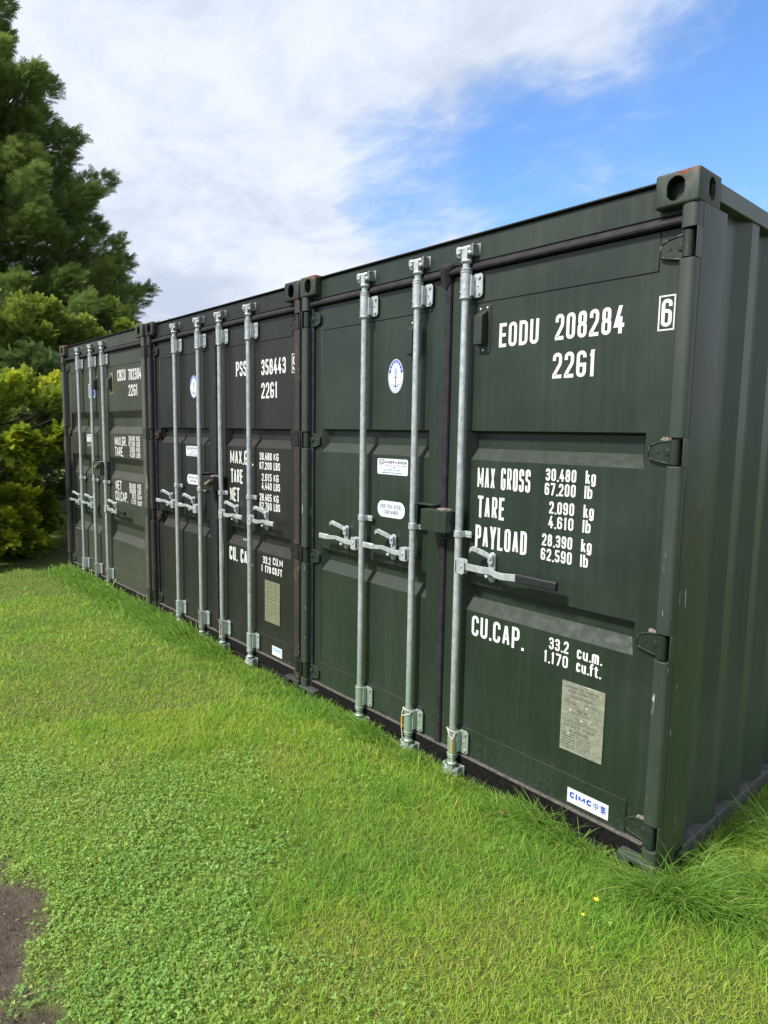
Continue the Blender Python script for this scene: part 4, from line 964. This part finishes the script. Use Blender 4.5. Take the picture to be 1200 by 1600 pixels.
def long_grass():
    X, Y, HH, LD, LN = [], [], [], [], []
    def fringe(n, xa, xb, off, hmin, hmax, yspread):
        x = rng.uniform(xa, xb, n); k = fbm(x, x*0+3, 3.2, 61); y = off-np.abs(rng.normal(0, yspread, n))
        keep = rng.random(n) < .35+1.2*np.clip(k-.35, 0, 1); x, y = x[keep], y[keep]; kk = np.clip((fbm(x, x*0+3, 2.1, 62)-.25)*1.9, .25, 1)
        X.append(x); Y.append(y); HH.append((hmin+(hmax-hmin)*rng.random(len(x)))*kk); LD.append(rng.normal(-np.pi/2, .9, len(x))); LN.append(rng.uniform(.1, .8, len(x)))
    fringe(19000, -2.42, -.20, .05, .07, .21, .060); fringe(23000, -7.45, -2.42, .05, .09, .24, .08); fringe(1600, -1.75, -1.05, .03, .08, .19, .06); fringe(2600, -2.6, -1.9, .03, .06, .16, .07)
    fringe(2600, -4.4, -2.5, -.03, .10, .24, .09); fringe(2200, -7.6, -5.5, -.02, .10, .26, .10)
    # lush uncut growth round the near corner and down the open side
    def clump(n, cx_, cy, r, h0, h1, dirn, ds, l0=.2, l1=1.0):
        a = rng.uniform(0, 2*np.pi, n); q = r*np.sqrt(rng.random(n)); x = cx_+q*np.cos(a); y = cy+q*np.sin(a)
        X.append(x); Y.append(y); HH.append(rng.uniform(h0, h1, n)); LD.append(rng.normal(dirn, ds, n)); LN.append(rng.uniform(l0, l1, n))
    clump(620, .07, .0, .09, .12, .27, -1.25, .8, .1, .8); clump(520, -.03, -.04, .09, .07, .18, -1.7, .9, .1, .8); clump(420, .16, .04, .09, .12, .26, -.9, .8, .1, .8)
    clump(260, -.07, -.02, .07, .05, .13, -1.5, .8, .1, .8); clump(160, -2.45, .0, .10, .05, .14, -1.5, .8, .1, .8); clump(160, -4.93, .0, .10, .06, .16, -1.5, .8, .1, .8)
    for i in range(75):
        cx_ = .05+.75*rng.random()**1.2; cy = -.05+2.8*rng.random(); clump(150, cx_, cy, .09, .12, .28, rng.normal(-1.2, .9), .6, .4, 1.2)
    for i in range(22):
        clump(70, .03+.06*rng.random(), .10+2.3*rng.random(), .04, .08, .19, rng.normal(-.3, .5), .6, .3, 1.0)
    x = np.concatenate(X); y = np.concatenate(Y); h = np.concatenate(HH); ld = np.concatenate(LD); ln = np.concatenate(LN)
    keep = ~inside_container(x, y, -.0); x, y, h, ld, ln = x[keep], y[keep], h[keep], ld[keep], ln[keep]; n = len(x); dist = np.hypot(x-CAM.x, y-CAM.y)
    tint = .66+rng.normal(0, .13, n); st = rng.random(n) < .05; tint[st] = rng.uniform(0, .15, st.sum())
    o = blades((x, y), h, (.0026+.0022*rng.random(n))*np.clip(dist/3.2, 1, 2.4), ln, ld, rng.uniform(.4, 1.5, n), np.clip(tint, 0, 1), 'long_grass', gmat2, 6)
    tag(o, 'long uncut grass growing along the foot of the containers', 'grass', None, 'stuff')
gmat2 = leaf_mat('long_grass_blades', [(0.0, (.56, .50, .18)), (.2, (.42, .55, .10)), (.5, (.28, .48, .065)), (.8, (.18, .37, .065)), (1.0, (.13, .29, .065))], .42, .42, (.24, .36, .08), .3)
long_grass()
def clover():
    n = 230000; x, y = polar(n, .9, 5.0, .75, -95, -5); cm = clover_mask(x, y); sm = soil_mask(x, y)
    keep = (rng.random(n) < cm) & (sm+rng.normal(0, .045, n) < .035) & ~inside_container(x, y) ; x, y = x[keep], y[keep]
    # scattered plants elsewhere in the turf, and seedlings on the bare soil
    x2, y2 = polar(14000, 1.2, 4.5, 1, -80, 5); k2 = ~inside_container(x2, y2) & (fbm(x2, y2, 5, 71) > .60) & (soil_mask(x2, y2) < 0)
    x3, y3 = polar(3000, .8, 3.0, 1, -90, -30); k3 = (soil_mask(x3, y3) > 0) & (fbm(x3, y3, 14, 72) > .64)
    x = np.concatenate([x, x2[k2], x3[k3]]); y = np.concatenate([y, y2[k2], y3[k3]]); n = len(x)
    rad = .0022+.0032*rng.random(n)**2.2; rad *= 1+.25*(fbm(x, y, 3, 73)-.5)*2
    z = GZ+relief(x, y)*np.exp(-np.hypot(x+2, y)/14)+.010+.026*rng.random(n)*np.clip(.3-soil_mask(x, y)*4, .2, 1); yaw = rng.uniform(0, 2*np.pi, n); tl = np.clip(rng.normal(0, .42, n), -.9, .9); td = rng.uniform(0, 2*np.pi, n)
    # three leaflets, each a folded hexagon
    L = np.array([[0, 0], [.45, -.52], [1.05, -.62], [1.45, -.25], [1.38, 0], [1.45, .25], [1.05, .62], [.45, .52]]); LZ = np.array([0, .16, .22, .16, .02, .16, .22, .16])
    V = np.zeros((n, 3, 8, 3)); ax = np.stack([np.cos(td), np.sin(td), 0*td], -1)
    for k in range(3):
        a = yaw+k*2.094+rng.normal(0, .12, n); u = L[None, :, 0]*rad[:, None]; v = L[None, :, 1]*rad[:, None]
        px = u*np.cos(a)[:, None]-v*np.sin(a)[:, None]; py = u*np.sin(a)[:, None]+v*np.cos(a)[:, None]; pz = LZ[None]*rad[:, None]
        # tilt towards td
        pr = px*ax[:, 0:1]+py*ax[:, 1:2]; V[:, k, :, 0] = x[:, None]+px; V[:, k, :, 1] = y[:, None]+py; V[:, k, :, 2] = z[:, None]+pz+pr*np.tan(tl)[:, None]
    base = (np.arange(n*3)*8)[:, None]; q = np.concatenate([base+np.array([[0, 1, 2, 4]]), base+np.array([[0, 4, 6, 7]])], 0); tr = np.concatenate([base+np.array([[2, 3, 4]]), base+np.array([[4, 5, 6]])], 0)
    tint = np.repeat(np.clip(.5+rng.normal(0, .2, n)+(fbm(x, y, 2.2, 75)-.5)*.8, 0, 1), 24)
    me = np_mesh('clover', V.reshape(-1, 3), q, tr, tint, leaf_mat('clover_leaf', [(0, (.34, .48, .10)), (.5, (.215, .39, .08)), (1, (.135, .29, .075))], .3, .55), None)
    o = bpy.data.objects.new('clover', me); COL.objects.link(o); tag(o, 'mat of small round leaved clover in the near left of the lawn', 'clover', None, 'stuff')
clover()

# ------------------------------------------------------------------ conifers
def spray_template(k=9, wk=1.0):
    """a flat feathery shoot along +x of length 1, made of narrow leaf quads"""
    vs, qs, tip = [], [], []
    def leaf(p, d, ln, wd, t0, t1, nz):
        s = np.cross(d, nz); s = s/np.linalg.norm(s)*wd/2; o = len(vs)
        vs.extend([p, p+d*ln*.45+s, p+d*ln, p+d*ln*.45-s]); qs.append([o, o+1, o+2, o+3]); tip.extend([t0, (t0+t1)/2, t1, (t0+t1)/2])
    z = np.array([0, 0, 1.0]); leaf(np.array([.1, 0, 0.]), np.array([1, 0, 0.]), .9, .075*wk, .2, 1, z)
    for i in range(k):
        t_ = .04+.80*i/k; ln = (.50-.36*t_)*(1.0); 
        for s in (1, -1):
            a = .72+.15*math.sin(i*2.3+s); d = np.array([math.cos(a), s*math.sin(a), .12*math.sin(i*1.7+s)]); d /= np.linalg.norm(d)
            leaf(np.array([t_, 0, 0.]), d, ln, .105*wk, .15+.5*t_, .35+.65*t_, np.array([.1*s, .2, 1.0]))
    return np.array(vs), np.array(qs), np.array(tip)
SPRAYS = {'broad': spray_template(), 'fine': spray_template(10, .52)}
def sprays(pos, direc, up, length, tint, name, mat, kind='broad'):
    SPV, SPQ, SPT = SPRAYS[kind]
    n = len(pos); d = direc/np.linalg.norm(direc, axis=1, keepdims=True); s = np.cross(up, d); s /= np.linalg.norm(s, axis=1, keepdims=True)+1e-9; u = np.cross(d, s)
    V = pos[:, None]+length[:, None, None]*(SPV[None, :, 0:1]*d[:, None]+SPV[None, :, 1:2]*s[:, None]+SPV[None, :, 2:3]*u[:, None])
    # shoots nod at the tip
    V[..., 2] -= (length[:, None]*.16)*(SPV[None, :, 0]**2)
    q = (np.arange(n)*len(SPV))[:, None, None]+SPQ[None]; tip = np.tile(SPT, n)
    return np_mesh(name, V.reshape(-1, 3), q.reshape(-1, 4), np.zeros((0, 3), int), np.repeat(tint, len(SPV)), mat, tip)
def plume_points(base, axis, ln, rad, n, rs):
    """shoot positions and directions on a tapering plume"""
    ax = axis/np.linalg.norm(axis); o1 = np.cross(ax, [0, 0, 1.0]); o1 = o1/(np.linalg.norm(o1)+1e-9); o2 = np.cross(ax, o1)
    t_ = rs.random(n)**.8; a = rs.uniform(0, 2*np.pi, n); r = rad*np.minimum(1, t_*3.5+.35)*((1-t_)**.65*.92+.10)*(.45+.55*rs.random(n))
    rv = np.cos(a)[:, None]*o1+np.sin(a)[:, None]*o2
    p = base+ax*ln*t_[:, None]+rv*r[:, None]; d = ax*(.55+.5*t_[:, None])+rv*(.75-.3*t_[:, None])+np.array([0, 0, .35])+rs.normal(0, .28, (n, 3))
    return p, d, t_
bark = simple('conifer_bark', (.09, .065, .05), .9, 0, .4, 20, .6)
def conifer(name, label, x, y, plumes, spray_len, mat, trunk_h, trunk_r, group=None, per=60, seed=1, tint0=.5, limbs=True, lk=1.0, kind='broad'):
    rs = np.random.default_rng(seed); root = empty(name, (x, y, GZ)); tag(root, label, 'conifer', group)
    Ps, Ds, Ls, Ts = [], [], [], []
    mb = MB(); top = Vector((0, 0, trunk_h)); n = 9
    tr = [(.12*math.sin(i*.9)*i/n, .10*math.cos(i*1.3)*i/n, trunk_h*i/n) for i in range(n+1)]; mb.tube([Vector(p) for p in tr], [trunk_r*(1-.9*i/n) for i in range(n+1)], 10)
    for (b, ax, ln, rad, k) in plumes:
        b = np.array(b, float); ax = np.array(ax, float); m_ = int(per*k); p, d, tt_ = plume_points(b, ax, ln, rad, m_, rs)
        Ps.append(p); Ds.append(d); Ls.append(spray_len*rs.uniform(.65, 1.35, m_)); pt = rs.normal(0, .13)
        Ts.append(np.clip(tint0+pt+.30-.62*tt_+rs.normal(0, .10, m_), 0, 1))
        if limbs:
            a = ax/np.linalg.norm(ax); e = b+a*ln*.8; zs = max(.3, b[2]-.35*np.hypot(b[0], b[1])); s = (0, 0, min(zs, trunk_h*.97))
            mid = ((b[0])*.55, b[1]*.55, s[2]+(b[2]-s[2])*.45); r0 = (.018+.012*ln)*lk
            mb.tube([Vector(s), Vector(mid), Vector(tuple(b)), Vector(tuple(e))], [r0*1.8, r0*1.3, r0, r0*.25], 6)
    mb.build('trunk', bark, root)
    P_ = np.concatenate(Ps); D_ = np.concatenate(Ds); up = np.array([0, 0, 1.0])[None]+rs.normal(0, .35, (len(P_), 3))
    me = sprays(P_, D_, up, np.concatenate(Ls), np.concatenate(Ts), 'crown', mat, kind); o = bpy.data.objects.new('crown', me); COL.objects.link(o); o.parent = root
    return root
dk = leaf_mat('cypress_foliage', [(0, (.235, .31, .085)), (.45, (.115, .195, .055)), (1, (.055, .115, .048))], .34, .5, (.32, .40, .09), .42)
md_ = leaf_mat('conifer_foliage', [(0, (.31, .38, .065)), (.5, (.14, .225, .042)), (1, (.06, .12, .034))], .36, .5, (.42, .47, .08), .45)
gd = leaf_mat('golden_foliage', [(0, (.56, .58, .05)), (.35, (.28, .40, .04)), (.7, (.11, .21, .035)), (1, (.055, .12, .03))], .38, .5, (.66, .64, .06), .25)

def big_plumes(seed=3):
    rs = np.random.default_rng(seed); pl = []; Ht = 13.3
    z = 1.2
    while z < Ht-.3:
        R0 = min(4.4, .15+(Ht-z)*.41); circ = 2*math.pi*R0; n = max(4, int(circ/.98))
        for k in range(n):
            a = 2*math.pi*(k+rs.random()*.8)/n
            if math.cos(a)*.99-math.sin(a)*.15 < -.42: continue
            rr = R0*(.70+.22*rs.random()); zz_ = z+rs.uniform(-.35, .35)
            ln = (.85+.9*rs.random())*(.5+.13*R0); up_ = .35+.55*rs.random()
            pl.append(((rr*math.cos(a)*.92, rr*math.sin(a)*.92, zz_), (math.cos(a), math.sin(a), up_), ln*1.45, .44+.26*rs.random(), 1.0))
        # inner fill
        for k in range(max(2, int(n*.6))):
            a = rs.uniform(0, 2*math.pi); rr = R0*(.15+.45*rs.random()); pl.append(((rr*math.cos(a), rr*math.sin(a), z+rs.uniform(-.3, .3)), (math.cos(a), math.sin(a), .4), 1.2, .62, .8))
        z += .62
    return pl
conifer('cypress_tree', 'tall dark green cypress towering behind the containers at the left', -19.0, .70, big_plumes(), .30, dk, 13.5, .30, per=240, seed=4, tint0=.60, kind='fine')

def bush_plumes(seed, rx, z0, z1, n, ln, rad, flat=1.0, face=None):
    rs = np.random.default_rng(seed); pl = []
    for i in range(n):
        a = rs.uniform(0, 2*math.pi); v = rs.random(); zc = z0+(z1-z0)*v; k = math.sqrt(max(.05, 1-(abs(v-.42)/.62)**2.2)); rr = rx*k*(.55+.25*rs.random())
        pl.append(((rr*math.cos(a), rr*math.sin(a)*flat, zc), (math.cos(a), math.sin(a)*flat, .35+.9*v*rs.random()+.3*v), ln*(.8+.5*rs.random()), rad*(.8+.5*rs.random()), 1.0))
    return pl
# leaning mass of green-gold foliage behind the far container
conifer('conifer_tree', 'rounded yellow green conifer standing just above the golden bush, left of the container roofs', -12.4, .45, bush_plumes(12, 1.5, 2.1, 3.45, 50, .65, .30), .15, md_, 3.4, .12, per=210, seed=5, tint0=.58, lk=.28)
conifer('conifer_tree', 'low yellow green conifer showing just above the roof of the olive container', -14.2, 3.7, bush_plumes(13, .95, 1.6, 4.0, 30, .6, .30), .16, md_, 3.6, .10, per=150, seed=6, tint0=.42, lk=.28)
# darker hedge filling in behind
conifer('hedge_conifer', 'dark dense hedge conifer behind the golden bush', -13.6, -1.2, bush_plumes(14, 2.3, .4, 4.0, 80, .9, .42), .20, dk, 3.9, .14, per=110, seed=7, tint0=.85, lk=.28)
conifer('hedge_conifer', 'dark hedge conifer in the gap between the golden bush and the olive container', -10.6, 1.2, bush_plumes(15, 1.5, .3, 2.5, 60, .7, .36), .18, dk, 2.6, .10, per=110, seed=8, tint0=.95, lk=.28)
# crumbs of earth and small stones on the bare soil
def crumbs():
    x, y = polar(26000, .75, 2.9, 1, -92, -30); k = soil_mask(x, y) > .012; x, y = x[k], y[k]; n = len(x)
    z = GZ+relief(x, y)-.010; s = .0009+.0042*rng.random(n)**5; O = np.array([[1, 0, 0], [0, 1, 0], [-1, 0, 0], [0, -1, 0], [0, 0, .8], [0, 0, -.6]], float)
    a = rng.uniform(0, 6.28, n); V = O[None]*s[:, None, None]*rng.uniform(.6, 1.4, (n, 6, 1)); c_, s_ = np.cos(a)[:, None], np.sin(a)[:, None]
    V = np.stack([V[..., 0]*c_-V[..., 1]*s_+x[:, None], V[..., 0]*s_+V[..., 1]*c_+y[:, None], V[..., 2]+z[:, None]+s[:, None]*.4], -1)
    F = np.array([[0, 1, 4], [1, 2, 4], [2, 3, 4], [3, 0, 4], [1, 0, 5], [2, 1, 5], [3, 2, 5], [0, 3, 5]]); tr = (np.arange(n)*6)[:, None, None]+F[None]
    me = np_mesh('soil_crumbs', V.reshape(-1, 3), np.zeros((0, 4), int), tr.reshape(-1, 3), np.repeat(rng.random(n), 6), leaf_mat('earth_crumbs', [(0, (.06, .045, .035)), (.8, (.15, .115, .09)), (1, (.34, .30, .25))], 0, .95)); me.shade_flat()
    o = bpy.data.objects.new('soil_crumbs', me); COL.objects.link(o); tag(o, 'crumbs of earth and tiny stones on the bare soil', 'soil', None, 'stuff')
crumbs()
# golden bush beside the far container
def golden():
    rs = np.random.default_rng(21); pl = []
    def lump(cx_, cy, cz, rx, rz, n, ln, rad):
        for i in range(n):
            a = rs.uniform(0, 2*math.pi); e = math.asin(rs.uniform(-.75, 1)); ce = math.cos(e)
            d = np.array([math.cos(a)*ce, math.sin(a)*ce, math.sin(e)])
            pl.append(((cx_+rx*.70*d[0], cy+rx*.70*d[1], cz+rz*.72*d[2]), (d[0], d[1], d[2]*.6+.45), ln*(.8+.5*rs.random()), rad*(.8+.5*rs.random()), 1.0))
    lump(.15, .10, 1.66, 1.22, .62, 84, .42, .17); lump(-.9, -.5, 1.40, 1.0, .7, 44, .42, .17)
    lump(-.06, -.25, .46, 1.0-.14, .66, 92, .38, .15); lump(-.9, -.7, .7, .9, .85, 46, .38, .16)
    return pl
conifer('golden_bush', 'bright golden green conifer bush touching the left side of the olive container', -8.75, -.55, golden(), .115, gd, 1.9, .06, per=190, seed=9, tint0=.50, lk=.16)

# ------------------------------------------------------------------ small things on the lawn
def flower(px, py, r, label):
    z = GZ+.045; root = empty('buttercup', (px, py, GZ)); tag(root, label, 'flower', 'buttercups in the grass')
    mb = MB(); mb.tube([(0, 0, 0), (.004, .003, .028), (.002, .0, .050)], .0009, 5); mb.build('stem', M['stem'], root)
    mb = MB()
    for k in range(5):
        a = 2*math.pi*k/5+.3; c, s = math.cos(a), math.sin(a); pts = [(0, 0, .050), (r*.45, -r*.42, .053), (r*.95, -r*.30, .058), (r*1.05, 0, .058), (r*.95, r*.30, .058), (r*.45, r*.42, .053)]
        mb.add([(.002+u*c-v*s, u*s+v*c, w_+.0004*k) for u, v, w_ in pts], [tuple(range(6))])
    mb.build('petals', M['yellow'], root, smooth=False)
    mb = MB(); mb.tube([(.002, 0, .051), (.002, 0, .055)], [r*.3, r*.18], 8); mb.build('flower_centre', M['yellow_c'], root)
M['stem'] = simple('stem_green', (.09, .16, .04), .6); M['yellow'] = simple('petal_yellow', (.80, .62, .01), .4, 0, .08, 90); M['yellow_c'] = simple('petal_centre', (.55, .38, .02), .6)
flower(-.078, -.294, .0100, 'larger yellow buttercup, the one nearer the container corner'); flower(-.068, -.400, .0065, 'smaller yellow buttercup, below and left of the other')
M['deadleaf'] = simple('dead_leaf', (.13, .07, .035), .8, 0, .4, 80, .5); M['straw'] = simple('dry_stalk', (.42, .33, .16), .7, 0, .2, 60)
def leaf_obj(x, y, s, rz, label):
    mb = MB(); pts = [(-1, 0, .1), (-.5, -.55, .35), (.2, -.6, .2), (1.0, 0, .45), (.3, .55, .5), (-.5, .5, .15)]; mb.add([(u*s, v*s, w_*s) for u, v, w_ in pts]+[(0, 0, .05*s)], [(0, 1, 6), (1, 2, 6), (2, 3, 6), (3, 4, 6), (4, 5, 6), (5, 0, 6)])
    o = mb.build('dead_leaf', M['deadleaf'], None, smooth=False, loc=(x, y, GZ+.045)); o.rotation_euler = (.2, .1, rz); tag(o, label, 'leaf'); sm = o.modifiers.new('s', 'SOLIDIFY'); sm.thickness = .0006
leaf_obj(-.665, -.105, .016, .6, 'curled brown dead leaf in the grass in front of the near container')
def stalk(pts, label):
    mb = MB(); mb.tube(pts, [.0012]+[.001]*(len(pts)-2)+[.0005], 5); o = mb.build('dry_stalk', M['straw'], None); tag(o, label, 'stalk', 'dry grass stalks on the soil edge')
stalk([(-.86, -1.955, GZ+.02), (-.78, -1.90, GZ+.036), (-.70, -1.83, GZ+.040), (-.66, -1.775, GZ+.045)], 'longest pale dry stalk lying over the clover edge')
stalk([(-1.02, -1.97, GZ+.012), (-.99, -1.90, GZ+.018), (-.96, -1.86, GZ+.015)], 'short pale dry stalk lying on the bare soil')
